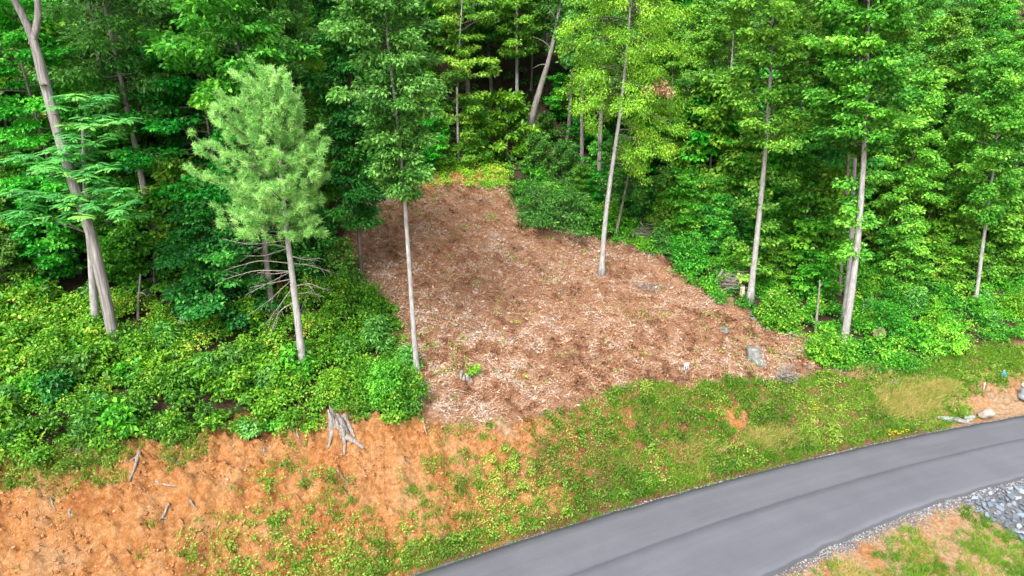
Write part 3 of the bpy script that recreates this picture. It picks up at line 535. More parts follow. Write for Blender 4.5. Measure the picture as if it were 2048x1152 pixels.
# dead leaning tree and broken stub
def deadtree(name, px, pts, w_, label, brs, m_='bark_grey', r1=.06):
    b_ = ground(*px); mp = (b_[1] * CP - (b_[2] - H) * SP) / F; e = empty(name, b_); mb = MB(); q = smooth_path(pixpath(b_, pts), 24); mb.tube(q, np.linspace(w_ * mp * .5, r1, 24), 10, .25); mb.build('trunk', M[m_], e, True)
    for (k, dx_, dz_) in brs:
        mb = MB(); p2 = q[k] + np.array([dx_, rnd(-.5, .5), dz_]); mb.tube(smooth_path([q[k], q[k] * .5 + p2 * .5 + [0, 0, .2], p2], 7), np.linspace(.05, .015, 7), 5, .1); mb.build('branch', M[m_], e)
    return tag(e, label, 'dead tree')
deadtree('dead_tree', (1050, 312), [(1058, 260), (1075, 195), (1098, 120), (1112, 60), (1120, 10), (1128, -60)], 17, 'leaning dead tree with peeling grey trunk in the dark woods above the clearing', [(14, -1.6, .9), (16, 1.3, 1.0), (17, -.8, 1.2), (19, .9, 1.3), (12, -1.2, -.3)])
deadtree('dead_stub', (1631, 664), [(1635, 620), (1640, 560)], 6, 'short broken dead stem among bushes beside the tall curved poplar', [(20, .25, .2)], 'deadwood', .04)
deadtree('dead_stub', (274, 640), [(277, 600), (281, 548)], 6, 'short grey dead stem beside the pile of fallen logs', [(14, .5, -.1)], 'bark_grey', .04)

# ------------------------------------------------------------------ forest: a few built kinds, copied one by one
def proto(kind, seedv, bark, leafm, hh, r0, **kw):
    lean = np.random.default_rng(seedv).normal(size=2) * .5
    path = [np.array([0, 0, -.4]), np.array([lean[0] * .2, lean[1] * .2, hh * .3]), np.array([lean[0] * .6, lean[1] * .6, hh * .65]), np.array([lean[0], lean[1], hh])]
    return make_tree(kind, (0, 0, -60), '', 'tree', None, bark, leafm, seedv, path=path, r0=r0, r1=.04, **kw)
KINDS = [
  ('poplar_tree', 'tall narrow light green poplar among the forest trees', 'forest poplars', proto('poplar_tree', 201, 'bark_pale', 'leaf', 21, .19, z0=6, z1=21.5, prof=[1.6, 2.6, 3.0, 2.9, 2.4, 1.5, .6], nlimb=66, per=72, L=.235, W=.165, crad=.68, flat=.42, ncl=7, tb=.5), 'tall narrow light green poplar'),
  ('poplar_tree', 'slim pointed yellowish green poplar among the forest trees', 'forest slim poplars', proto('poplar_tree', 202, 'bark_grey', 'leaf', 15, .12, z0=4, z1=15.5, prof=[1.3, 2.0, 2.2, 1.9, 1.4, .6], nlimb=54, per=66, L=.22, W=.155, crad=.6, flat=.45, ncl=6, tb=.66), 'slim pointed yellowish green poplar'),
  ('oak_tree', 'broad dark green oak among the forest trees', 'forest oaks', proto('oak_tree', 203, 'bark_dark', 'leaf_dark', 22, .24, z0=6, z1=22.5, prof=[2.2, 3.6, 4.2, 4.3, 3.8, 2.6, 1.0], nlimb=66, per=66, L=.26, W=.14, crad=.78, flat=.45, ncl=8, tb=.5), 'broad dark green oak'),
  ('maple_tree', 'rounded maple with tiered green foliage among the forest trees', 'forest maples', proto('maple_tree', 204, 'bark_grey', 'leaf_maple', 16, .16, z0=3, z1=16.5, prof=[2.4, 3.4, 3.8, 3.6, 2.8, 1.4], nlimb=62, per=72, L=.225, W=.16, crad=.72, flat=.24, ncl=8, elev=(-5, 25), tb=.5), 'rounded maple with tiered foliage'),
  ('hickory_tree', 'tall bright green hickory among the forest trees', 'forest hickories', proto('hickory_tree', 205, 'bark_grey', 'leaf_oak', 23, .2, z0=8, z1=23.5, prof=[1.8, 3.0, 3.5, 3.3, 2.6, 1.2], nlimb=62, per=68, L=.26, W=.12, crad=.7, flat=.5, ncl=7, droop=.5, tb=.55), 'tall bright green hickory'),
]
rngk = rng; rng = np.random.default_rng(80)
pk = pine('white_pine', (0, 0, -60), [np.array([0, 0, -.4]), np.array([.1, 0, 10]), np.array([0, 0, 19])], .2, 5, 19, [2.6, 3.2, 3.2, 3.0, 2.6, 2.0, 1.2, .4], 20, 'needle_dark', 'bark_dark', 'x', None, .8, 6, .05, 5.6)
rng = rngk
HEROXY = [tuple(o.location[:2]) for o in COL.objects if o.type == 'EMPTY' and o.location.z > -50]
used = {}
def put(kind, x, y, sc_, rz, tilt=(0, 0), where=None):
    root, parts = kind[3]
    if kind[2] not in used: o = root; used[kind[2]] = 1
    else: o = copy_tree(root, parts); used[kind[2]] += 1
    o.location = (x, y, Tf(x, y) - 0.05); o.rotation_euler = (tilt[0], tilt[1], rz); o.scale = (sc_ * rnd(.9, 1.1), sc_ * rnd(.9, 1.1), sc_); lab = kind[1] if where is None else kind[4] + ' ' + where; tag(o, lab, 'pine' if kind[0] == 'white_pine' else ('sapling' if 'sapling' in kind[0] else 'tree'), kind[2] if where is None else kind[2] + ' ' + where); return o
def region(px, y):
    if px < 330: w_ = 'behind the leaning forked tree'
    elif px < 680: w_ = 'behind the pale green pine'
    elif px < 900: w_ = 'behind the two slender oaks'
    elif px < 1130: w_ = 'around the dark hollow above the clearing'
    elif px < 1400: w_ = 'behind the yellow-green tree'
    elif px < 1640: w_ = 'behind the poplar by the sawn logs'
    elif px < 1830: w_ = 'behind the group of three poplars'
    else: w_ = 'behind the slim leaning poplar'
    return w_ + (' deep in the woods' if y > 64 else '')
rp = np.random.default_rng(91); placed = list(HEROXY)
def okspot(x, y, dmin):
    return all((x - a) ** 2 + (y - b2) ** 2 > dmin ** 2 for a, b2 in placed)
PINE = ('white_pine', 'dark green white pine among the forest trees', 'forest pines', pk); pk[0].name = 'white_pine'
cnt = 0
for (fx, fy) in ((255, 470), (90, 430), (330, 380), (-60, 470)):       # the dark pines on the left
    g = ground(fx, fy); put(PINE, g[0], g[1], rnd(.85, 1.05), rnd(0, 6)); placed.append((g[0], g[1]))
yy = 36.0
while yy < 101:
    half = yy * 0.80 + 6; xx = -half + rp.random() * 3
    while xx < half:
        x = xx + rp.normal() * 1.0; y = yy + rp.normal() * 1.0; px, py = project(x, y, Tf(x, y))
        if inpoly(np.array([px]), np.array([py]), FOREST)[0] and okspot(x, y, 2.6):
            far = sstep(45, 70, y); r_ = rp.random()
            right = px > 1250
            wts = [.34, .30, .06, .14, .16] if right else [.28, .14, .06, .36, .16]
            k = int(rp.choice(5, p=wts)); s_ = (.62 + .38 * rp.random()) if right else (.78 + .34 * rp.random())
            # keep the dark hollow above the clearing open: few, tall, high-crowned trees
            if 930 < px < 1180 and y < 66:
                if rp.random() < .55: xx += 4; continue
                k = int(rp.choice([2, 4])); s_ = 1.0 + .2 * rp.random()
            put(KINDS[k], x, y, s_, rp.random() * 6.28, (rp.normal() * .03, rp.normal() * .03), region(px, y)); placed.append((x, y)); cnt += 1
        xx += 4.0 + 1.6 * (yy / 60)
    yy += 4.0 + 1.2 * (yy / 60)
print('forest trees', cnt)
# saplings and young maples along the forest edge
SAP = [
  ('maple_sapling', 'young maple sapling with flat tiers of leaves at the forest edge', 'young maples under the forest', proto('maple_sapling', 301, 'bark_grey', 'leaf_maple', 4.6, .05, z0=.5, z1=4.8, prof=[1.2, 1.7, 1.7, 1.3, .5], nlimb=30, per=52, L=.20, W=.15, crad=.48, flat=.22, ncl=6, elev=(-5, 20), tb=.5, limbr=.02), 'young flat-tiered maple'),
  ('poplar_sapling', 'young bushy poplar sapling at the forest edge', 'young poplars under the forest', proto('poplar_sapling', 302, 'bark_grey', 'leaf', 5.6, .06, z0=.6, z1=5.8, prof=[1.0, 1.4, 1.4, 1.1, .5], nlimb=32, per=50, L=.21, W=.15, crad=.46, flat=.42, ncl=6, elev=(0, 40), tb=.6, limbr=.02), 'young bushy poplar'),
  ('oak_sapling', 'young dark leafy oak sapling in the shade of the forest', 'young oaks under the forest', proto('oak_sapling', 303, 'bark_dark', 'leaf_dark', 4.2, .05, z0=.3, z1=4.4, prof=[1.3, 1.6, 1.5, 1.1, .5], nlimb=30, per=52, L=.21, W=.13, crad=.5, flat=.4, ncl=6, elev=(0, 30), tb=.5, limbr=.02), 'young dark leafy oak'),
]
def saps(poly, n_, wts, sr, dmin, seedv, where):
    rq = np.random.default_rng(seedv); k = 0; tries = 0
    xs_ = [p[0] for p in poly]; ys_ = [p[1] for p in poly]
    while k < n_ and tries < 4000:
        tries += 1; fx = rq.uniform(min(xs_), max(xs_)); fy = rq.uniform(min(ys_), max(ys_))
        if not inpoly(np.array([fx]), np.array([fy]), poly)[0]: continue
        g = ground(fx, fy)
        if not okspot(g[0], g[1], dmin): continue
        o = put(SAP[int(rq.choice(3, p=wts))], g[0], g[1], rq.uniform(*sr), rq.random() * 6.28, (0, 0), where); placed.append((g[0], g[1])); k += 1
saps([(-40, 450), (340, 470), (640, 520), (640, 590), (300, 595), (-40, 600)], 34, [.5, .25, .25], (.5, 1.2), 1.0, 1, 'just behind the bramble bank')
saps([(-40, 300), (640, 380), (640, 470), (-40, 450)], 34, [.6, .3, .1], (.9, 2.0), 1.4, 2, 'on the slope behind the pale green pine')
saps([(700, 310), (960, 300), (960, 345), (700, 350)], 9, [.3, .6, .1], (.5, .9), 1.2, 3, 'along the top edge of the clearing')
saps([(1040, 325), (1200, 360), (1210, 430), (1100, 400)], 8, [.2, .3, .5], (.45, .8), 1.0, 4, 'behind the big rounded evergreen bush')
saps([(1250, 400), (1480, 470), (1480, 540), (1350, 500), (1240, 455)], 15, [.45, .3, .25], (.6, 1.2), 1.0, 5, 'behind the slash heap beside the clearing')
saps([(1520, 480), (1645, 510), (1635, 630), (1540, 590)], 14, [.5, .4, .1], (.6, 1.4), .9, 6, 'beside the poplar by the sawn logs')
saps([(1765, 480), (2090, 450), (2090, 560), (1765, 600)], 36, [.3, .6, .1], (.6, 1.4), 1.0, 7, 'above the bright bushes under the slim leaning poplar')
saps([(1250, 300), (2090, 300), (2090, 440), (1480, 460), (1250, 395)], 36, [.45, .45, .10], (1.0, 2.0), 1.5, 8, 'higher up the slope behind the pale poplars')
saps([(1010, 240), (1240, 240), (1240, 320), (1010, 305)], 8, [.4, .1, .5], (.6, 1.0), 2.0, 9, 'by the leaning dead tree')

# ------------------------------------------------------------------ shrubs and ground cover
def scatter(n_, xr, yr):
    x = rng.uniform(*xr, n_); y = rng.uniform(*yr, n_); z = TT(x, y); px, py = project(x, y, z); return x, y, z, px, py
def shrubs(name, mt, label, polys, spacing, hr, rr, per, L, W, tb, xr, yr, dens=1.0, seedv=1, tvar=.2, big=.0, flat=.6):
    global rng
    keep = rng; rng = np.random.default_rng(seedv); n_ = int((xr[1] - xr[0]) * (yr[1] - yr[0]) / spacing ** 2)
    x, y, z, px, py = scatter(n_, xr, yr); ok = np.zeros(n_, bool)
    for p in polys: ok |= inpoly(px, py, p)
    ok &= (px > -260) & (px < 2300) & (rng.random(n_) < dens * (0.85 + .6 * fbm(x * .5, y * .5, 2, 7)))
    x, y, z = x[ok], y[ok], z[ok]; k = len(x); mb = MB()
    hn = fbm(x * .35, y * .35, 3, 8); h = hr[0] + (hr[1] - hr[0]) * np.clip(hn * 1.6 - .3 + rng.normal(size=k) * .12, 0, 1.15); r_ = rnd(*rr, k); qx, qy = project(x, y, z); rim = np.zeros(k, bool)
    for p in polys: rim |= inpoly(qx, qy + 34, p) & inpoly(qx - 40, qy + 10, p) & inpoly(qx + 40, qy + 10, p)
    h = np.where(rim, h, h * rnd(.25, .85, k))
    tc = np.clip(tb + (fbm(x * .45, y * .45, 3, 9) - .5) * .9 + rng.normal(size=k) * .14, 0, 1)
    # each shrub is a handful of sprays on stems
    nsp = 5; a = rng.random((k, nsp)) * 6.28; q = np.sqrt(rng.random((k, nsp))) * r_[:, None]; hh = h[:, None] * (1 - .45 * (q / r_[:, None]) ** 2) * rnd(.55, 1.05, (k, nsp))
    C = np.stack([x[:, None] + np.cos(a) * q, y[:, None] + np.sin(a) * q, z[:, None] + hh], -1).reshape(-1, 3)
    clump_leaves(mb, C, .30 * rnd(.7, 1.35, len(C)), flat, per / nsp, L * np.repeat(.72 + 1.1 * np.clip(fbm(x * .6, y * .6, 2, 12) - .25, 0, .6) + rng.normal(size=k) * .08, nsp), W, np.clip(np.repeat(tc, nsp) + rng.normal(size=len(C)) * .1, 0, 1), None, .2, tvar)
    # low fill under them
    C2 = np.stack([x, y, z + h * .35], -1); clump_leaves(mb, C2, .46, .5, per * .20, L * 1.1, W * 1.1, np.clip(tc - .1, 0, 1), None, .2, tvar)
    print(name, k, 'tris', sum(len(f) for f in mb.f)); o = mb.build(name, M[mt]); rng = keep; return tag(o, label, 'undergrowth', None, 'stuff')
shrubs('bramble_undergrowth', 'shrub', 'dense bright green brambles covering the ground above the clay bank', [LEFTS], .53, (.30, 1.75), (.3, .7), 150, .155, .095, .42, (-32, -2), (22, 42), 1.0, 21)
shrubs('bush_undergrowth', 'shrub', 'yellow-green bushes and brambles on the slope right of the clearing', [RIGHTS], .74, (.3, 1.6), (.35, .8), 130, .155, .10, .42, (0, 46), (30, 56), 1.0, 22)
shrubs('clearing_top_weeds', 'shrub', 'pale yellow-green weeds along the top edge of the clearing', [TOPW], .55, (.4, 1.2), (.3, .6), 70, .17, .08, .72, (-14, 2), (46, 60), 1.0, 23, .12)
shrubs('forest_undergrowth', 'leaf_dark', 'dark low plants on the shaded forest floor', [FOREST], 1.6, (.3, 1.4), (.4, .9), 44, .26, .16, .45, (-50, 55), (36, 78), .8, 24)

def bush(name, px, w_px, h_px, label, mt, per, L, W, tb, seedv, cat='bush', flat=.6, ncl=70, sink=0.0, yoff=0):
    """one shrub standing at a pixel: stems and a leafy dome"""
    global rng
    keep = rng; rng = np.random.default_rng(seedv); b_ = ground(*px); mp = (b_[1] * CP - (b_[2] - H) * SP) / F; rx = w_px * mp * .5; hz = h_px * mp
    e = empty(name, b_); tb_ = MB(); cb = MB(); d = unit(rng.normal(size=(ncl, 3))); d[:, 2] = np.abs(d[:, 2]); q = rng.random(ncl) ** .35
    C = d * q[:, None] * np.array([rx, rx * .8, hz * .95]) * (0.8 + .35 * vnoise(d[:, 0] * 2 + seedv, d[:, 1] * 2 + 5)[:, None]) + [0, 0, .08]
    for c in C[::3]: tb_.tube(smooth_path([np.array([c[0] * .15, c[1] * .15, -.1]), c * [.55, .55, .6], c], 6), np.linspace(.022, .006, 6), 4, 0, False)
    clump_leaves(cb, C, max(.16, min(.42, rx * .34)) * rnd(.7, 1.2, ncl), flat, per, L, W, np.clip(tb + rng.normal(size=ncl) * .14, 0, 1), None, .2)
    tb_.build('stem', M['twig'], e); cb.build('foliage', M[mt], e); tag(e, label, cat); rng = keep; return e
bush('rhododendron_bush', (1115, 452), 175, 105, 'big rounded evergreen bush at the top right edge of the clearing', 'leaf_oak', 46, .24, .09, .42, 401, ncl=190)
bush('evergreen_bush', (1190, 462), 90, 60, 'small leafy bush between the rounded evergreen and the yellow-green tree', 'leaf_maple', 40, .18, .10, .55, 402, ncl=70)
bush('holly_bush', (772, 800), 96, 90, 'rounded green bush at the corner where the brambles meet the clearing', 'leaf_maple', 44, .13, .08, .55, 403, ncl=90)
bush('vine_bush', (684, 570), 75, 100, 'vine-covered dark bush at the foot of the dark-trunked oak', 'leaf_dark', 44, .17, .13, .6, 404, ncl=80)
bush('fern_bush', (497, 872), 42, 38, 'small blue-green bush on the lip of the clay bank', 'leaf_blue', 36, .12, .06, .55, 405, ncl=26)
bush('weed_bush', (552, 862), 26, 20, 'tiny bright plant beside the blue-green bush on the bank lip', 'shrub', 30, .12, .07, .6, 406, ncl=12)
bush('sprout_bush', (1215, 445), 34, 55, 'sprig of bright leaves beside the yellow-green tree trunk', 'leaf_bright', 26, .14, .09, .5, 407, ncl=16)
bush('sprout_bush', (948, 752), 34, 26, 'pale green sprouts around the small grey stump in the brown litter', 'leaf_bright', 24, .13, .07, .45, 408, ncl=14)
bush('laurel_bush', (1378, 540), 84, 75, 'green bush at the bend of the clearing below the twiggy slash', 'leaf_maple', 44, .17, .10, .62, 409, ncl=90)
bush('laurel_bush', (1555, 655), 90, 80, 'bright bush at the foot of the poplar by the sawn logs', 'shrub', 44, .17, .10, .55, 410, ncl=90)
bush('laurel_bush', (1655, 720), 100, 70, 'bright bush beside the curved foot of the tall poplar', 'shrub', 44, .16, .10, .5, 411, ncl=90)
bush('round_bush', (1765, 668), 90, 80, 'dark green rounded bush behind the tan boulder', 'leaf_maple', 44, .17, .10, .5, 412, ncl=90)
bush('round_bush', (1885, 700), 90, 60, 'bright yellow-green bush downhill of the slim leaning poplar', 'shrub', 44, .16, .10, .58, 413, ncl=80)

def bush_copies(protos_, spots, seedv):
    rq = np.random.default_rng(seedv)
    for i, (fx, fy, k, lab, grp) in enumerate(spots):
        src = protos_[k]; g = ground(fx, fy); c = src.copy(); COL.objects.link(c)
        for p in list(src.children):
            d = p.copy(); COL.objects.link(d); d.parent = c
        c.location = (g[0], g[1], g[2] - .05); c.rotation_euler = (0, 0, rq.random() * 6.28); v = rq.uniform(.75, 1.25); c.scale = (v, v, v * rq.uniform(.85, 1.25)); c['label'] = lab; c['group'] = grp; c['category'] = 'bush'
BP = [bush('broadleaf_bush', (60, 800), 62, 52, 'broad-leaved lush green bush standing out of the brambles', 'leaf_maple', 30, .26, .17, .6, 431, ncl=44),
      bush('broadleaf_bush', (330, 700), 60, 56, 'blue-green slender-leaved bush standing out of the brambles', 'leaf_oak', 34, .24, .075, .6, 432, ncl=46),
      bush('broadleaf_bush', (560, 790), 56, 48, 'yellow-green bush standing out of the brambles', 'leaf_bright', 36, .17, .10, .30, 433, ncl=44),
      bush('broadleaf_bush', (150, 760), 64, 62, 'dark leafy bush standing out of the brambles', 'leaf_dark', 34, .20, .13, .4, 434, ncl=44)]
KN = ['broad-leaved lush green bush', 'blue-green slender-leaved bush', 'yellow-green bush', 'dark leafy bush']
for b__, kn in zip(BP, KN): b__['group'] = kn + ' in the brambles'
rq = np.random.default_rng(9); sp_ = []
for poly, n_, wh, gp in ((LEFTS, 34, ' standing out of the brambles', ' in the brambles'), (RIGHTS, 40, ' on the slope right of the clearing', ' right of the clearing')):
    k_ = 0
    while k_ < n_:
        fx = rq.uniform(-40, 2100); fy = rq.uniform(400, 880); v = int(rq.choice(4, p=[.34, .24, .22, .20]))
        if inpoly(np.array([fx]), np.array([fy + 6]), poly)[0] and inpoly(np.array([fx]), np.array([fy + 22]), poly)[0]: (abs(fx - 678) < 62 and fy > 790) or sp_.append((fx, fy, v, KN[v] + wh, KN[v] + gp)); k_ += 1
bush_copies(BP, sp_, 10)
# weeds and grass on the banks
def inany(px, py): return inpoly(px, py, CLEAR) | inpoly(px, py + 20, LEFTS) | inpoly(px, py, RIGHTS) | inpoly(px, py, FOREST)
x, y, z, px, py = scatter(150000, (-27, 40), (15, 44)); s = (y - y_far(x)) * .93
jx = px + (vnoise(x * 1.5, y * 1.5, 3) - .5) * 50; jy = py + (vnoise(x * 1.5, y * 1.5, 5) - .5) * 40
den = weed(jx, jy); st_ = fbm(x * 1.25 + .3 * s, s * .55, 3, 77); st2 = fbm(x * 3.0, y * 3.0, 2, 78)
p_ = np.clip((den * 1.15 - (1 - np.clip(.6 * st_ + .4 * st2, .2, .8)) + .25) * 5.0, 0, 1) * np.where(den > .12, 1, .35)
ok = (s > .55) & ~inany(px, py) & (rng.random(len(x)) < p_ * (.26 + .26 * sstep(.5, .9, den))) & (px > -150) & (px < 2200) & ~inpoly(px, py, SAND)
x, y, z, px, py, s, den = [v[ok] for v in (x, y, z, px, py, s, den)]; k = len(x); mb = MB(); gb = MB()
tc = np.clip(.42 + (fbm(x * .5, y * .5, 3, 79) - .5) * 1.3 + rng.normal(size=k) * .12, 0, 1)
hgt = (.09 + .16 * rng.random(k) + .42 * np.clip(fbm(x * .9, y * .9, 3, 86) - .42, 0, .4)) * (.75 + .5 * den)
dry = np.maximum(np.exp(-(((px - 1820) / 70) ** 2 + ((py - 800) / 40) ** 2)), np.exp(-(((px - 1530) / 55) ** 2 + ((py - 880) / 22) ** 2)) * .7); dry = np.maximum(dry, np.exp(-(((px - 1880) / 45) ** 2 + ((py - 775) / 14) ** 2)))
half = (rng.random(k) < np.where(px > 1220, .30, .70)) & (dry < .35)
C = np.stack([x, y, z + hgt * .6], -1); clump_leaves(mb, C[half], hgt[half] * .95, .95, 14, .11, .060, tc[half], None, -.1, .14)
tall = (rng.random(k) < .10) & (dry < .3) & (fbm(x * .8, y * .8, 3, 88) > .44); ht = rnd(.28, .62, tall.sum()); nS = 4; an = rng.random((tall.sum(), nS)) * 6.28
Ct = np.stack([x[tall][:, None] + np.cos(an) * .13, y[tall][:, None] + np.sin(an) * .13, z[tall][:, None] + ht[:, None] * rnd(.35, 1.0, (tall.sum(), nS))], -1).reshape(-1, 3)
clump_leaves(mb, Ct, .15, 1.1, 16, .12, .062, np.clip(np.repeat(tc[tall], nS) + rng.normal(size=len(Ct)) * .12 - .05, 0, 1), None, .1, .18)
idx = np.where((~half & (rng.random(k) < .9)) | (dry > .35))[0]; B = np.repeat(np.stack([x, y, z], -1)[idx], 16, 0) + rng.normal(size=(len(idx) * 16, 3)) * [.09, .09, .01]
A = unit(rng.normal(size=B.shape) * [.5, .5, .1] + [0, -.08, 1]); gt = np.clip(np.repeat(.40 + dry[idx] * .55 + (fbm(x[idx] * .6, y[idx] * .6, 2, 81) - .5) * .7, 16) + rng.normal(size=len(B)) * .13, 0, 1)
gb.blades(B, A, rnd(.18, .50, len(B)), .030, gt)
tag(mb.build('bank_weeds', M['weed']), 'patchy green weeds growing on the clay and roadside bank', 'weeds', None, 'stuff')
# dry straw-coloured patches
DR = []
for (cx, cy, rx_, ry_, nn) in ((1815, 800, 62, 34, 520), (1880, 776, 36, 12, 120), (1535, 878, 55, 18, 200), (1400, 905, 60, 16, 60), (1740, 745, 40, 14, 60)):
    for _ in range(nn):
        a_ = rnd(0, 6.28); q_ = math.sqrt(rng.random()); g = ground(cx + math.cos(a_) * q_ * rx_ * 1.15 + rng.normal() * 6, cy + math.sin(a_) * q_ * ry_ * 1.15 + rng.normal() * 4)
        if (g[1] - float(y_far(g[0]))) * .93 > .9: DR.append(g)
DR = np.array(DR); B = np.repeat(DR, 16, 0) + rng.normal(size=(len(DR) * 16, 3)) * [.12, .12, .01]; A = unit(rng.normal(size=B.shape) * [.7, .7, .1] + [.2, -.15, .8])
gb.blades(B, A, rnd(.25, .6, len(B)), .026, np.clip(np.repeat(.88 + rng.normal(size=len(DR)) * .07, 16) + rng.normal(size=len(B)) * .06, 0, 1))
# verge of bright grass along the road's far edge, and the patchy grass of the near side
x, y, z, px, py = scatter(52000, (-24, 40), (13, 42)); s = (y - y_far(x)) * .93 + (vnoise(x * 1.8, y * 1.8, 6) - .5) * .5
ok = (s > .06) & (s < 1.5) & (px > -150) & (px < 1905); x, y, z, px = x[ok], y[ok], z[ok], px[ok]; n_ = 7
B = np.repeat(np.stack([x, y, z], -1), n_, 0) + rng.normal(size=(len(x) * n_, 3)) * [.06, .06, .01]; A = unit(rng.normal(size=B.shape) * [.55, .55, .1] + [0, 0, .9])
gt = np.clip(np.repeat(.36 + (fbm(x * .8, y * .8, 2, 82) - .5) * .5, n_) + rng.normal(size=len(B)) * .13, 0, 1); gb.blades(B, A, rnd(.09, .22, len(B)), .028, gt)
x, y, z, px, py = scatter(42000, (8, 34), (18, 36)); sn = (y_near(x) - y) * .93; den = fbm(x * .8, y * .8, 3, 83) + .25 * sstep(.8, 3.0, sn)
RIP = [(1905, 992), (1975, 972), (2048, 955), (2200, 930), (2300, 1300), (2200, 1250), (2080, 1110), (2035, 1075), (2005, 1050), (1960, 1030)]
ok = (sn > .55) & (rng.random(len(x)) < np.clip((den + .5 * (fbm(x * 3, y * 3, 2, 87) - .5) - .44) * 3.2, 0, 1)) & ~inpoly(px, py, RIP) & (py < 1300); x, y, z = x[ok], y[ok], z[ok]; n_ = 9
B = np.repeat(np.stack([x, y, z], -1), n_, 0) + rng.normal(size=(len(x) * n_, 3)) * [.07, .07, .01]; A = unit(rng.normal(size=B.shape) * [.6, .6, .1] + [0, 0, .9])
gt = np.clip(np.repeat(.56 + (fbm(x * .7, y * .7, 2, 84) - .5) * 1.2, n_) + rng.normal(size=len(B)) * .14, 0, 1); gb.blades(B, A, rnd(.12, .36, len(B)), .026, gt)
print('grass', sum(len(f) for f in gb.f), 'weeds', sum(len(f) for f in mb.f))
tag(gb.build('roadside_grass', M['grass']), 'green and dry tan grass along both sides of the road', 'grass', None, 'stuff')
fb = MB()
for (fx, fy) in [(1775 + rnd(0, 60), 868 + rnd(0, 14)) for _ in range(60)] + [(1625 + rnd(0, 14), 815 + rnd(0, 14)) for _ in range(8)]:
    g = ground(fx, fy); 
    if (g[1] - float(y_far(g[0]))) * .93 < .3: continue
    a = rng.normal(size=(4, 3)); a[:, 2] = abs(a[:, 2]) * .3; fb.leaves(np.repeat((g + [0, 0, rnd(.15, .3)])[None], 4, 0), a, np.tile([0, 0, 1.0], (4, 1)) + rng.normal(size=(4, 3)) * .2, .09, .06, rnd(0, 1))
tag(fb.build('yellow_wildflowers', M['flower']), 'scattered yellow wildflowers on the grass verge by the road', 'flowers', None, 'stuff')

# ------------------------------------------------------------------ dead leaves and twigs of the cleared patch
x, y, z, px, py = scatter(620000, (-16, 26), (26, 62)); jx = px + (fbm(x * 2, y * 2, 3, 3) - .5) * 90; jy = py + (fbm(x * 2, y * 2, 3, 5) - .5) * 62 + rng.normal(size=len(x)) * 4
pn = fbm(x * 1.2, y * 1.2, 3, 90); ok = inpoly(jx, jy, CLEAR) & (rng.random(len(x)) < (.34 + 1.0 * np.clip(pn - .35, 0, .6)) * np.clip(44 / y, .5, 1.3) ** 2 * .9)
x, y, z, pn = x[ok], y[ok], z[ok], pn[ok]; k = len(x); heap = .85 * np.clip(fbm(x * 1.6, y * 1.6, 3, 91) - .45, 0, 1); mb = MB()
tt = fbm(x * .6, y * .6, 3, 92); t3 = fbm(x * 2.2, y * 2.2, 3, 93); tone = np.clip(.55 + (tt - .5) * 1.0 + (t3 - .5) * 1.5 + rng.normal(size=k) * .15, 0, 1)
P = np.stack([x, y, z + heap * rng.random(k) * 1.6 + .03], -1); lf = rng.random(k) < .28; A = unit(rng.normal(size=(k, 3)) * [1, 1, .5] + [.1, .25, .1]); N = unit(rng.normal(size=(k, 3)) * .85 + [0, -.1, .9]); l = np.where(rng.random(k) < .3, rnd(.14, .26, k), rnd(.05, .15, k))
mb.leaves(P[lf], A[lf], N[lf], l[lf], l[lf] * rnd(.3, .6, lf.sum()), tone[lf], .25, .3)
st = ~lf; mb.blades(P[st], A[st], rnd(.10, .38, st.sum()), rnd(.018, .036, st.sum()), np.clip(tone[st] + .06, 0, 1))
print('litter', sum(len(f) for f in mb.f)); tag(mb.build('dead_leaf_litter', M['litter']), 'brown dead leaves and cut twigs covering the cleared slope', 'leaf litter', None, 'stuff')
# green sprouts in the clearing
x, y, z, px, py = scatter(9000, (-12, 26), (27, 56)); d = fbm(x * .9, y * .9, 3, 95) + .10 * sstep(1250, 1500, px); ok = inpoly(px, py, CLEAR) & (d > .60) & (rng.random(len(x)) < .42); x, y, z = x[ok], y[ok], z[ok]; mb = MB()
clump_leaves(mb, np.stack([x, y, z + .13], -1), .14 * rnd(.6, 1.4, len(x)), .8, 12, .10, .05, np.clip(.6 + rng.normal(size=len(x)) * .2, 0, 1), None, -.1, .2)
tag(mb.build('clearing_sprouts', M['weed']), 'small green sprouts coming up through the brown litter', 'weeds', None, 'stuff')

# ------------------------------------------------------------------ stones
def rock_verts(sub, sd, planes=15, rough=.06, asp=(1, 1, 1)):
    bm = bmesh.new(); bmesh.ops.create_icosphere(bm, subdivisions=sub, radius=1); r_ = np.random.default_rng(sd); nn = unit(r_.normal(size=(planes, 3))); dd = r_.uniform(.62, 1.0, planes)
    V = np.array([v.co[:] for v in bm.verts]); Fc = np.array([[v.index for v in f.verts] for f in bm.faces]); bm.free()
    dt = V @ nn.T; rad = np.min(np.where(dt > .05, dd[None] / np.maximum(dt, .05), 9), 1); rad = np.minimum(rad, 1.2)
    rad *= 1 + rough * (r_.random(len(V)) - .5) + .10 * (vnoise(V[:, 0] * 3 + sd, V[:, 1] * 3 + V[:, 2] * 2) - .5); return V * rad[:, None] * np.array(asp), Fc
def boulder(px, w_px, h_px, mt, label, sd, asp=(1, .8, .6), rz=None, sink=.25, name='boulder', group=None, tilt=0):
    g = ground(*px); mp = (g[1] * CP - (g[2] - H) * SP) / F; s_ = w_px * mp * .5; V, Fc = rock_verts(4, sd, asp=asp); mb = MB(); V = V * s_; mb.add(V, Fc)
    o = mb.build(name, M[mt]); o.location = (g[0], g[1], float(TT(np.array([g[0]]), np.array([g[1]]))[0]) + s_ * asp[2] * (1 - 2 * sink)); o.rotation_euler = (tilt, 0, rz if rz is not None else sd); return tag(o, label, 'rock', group)
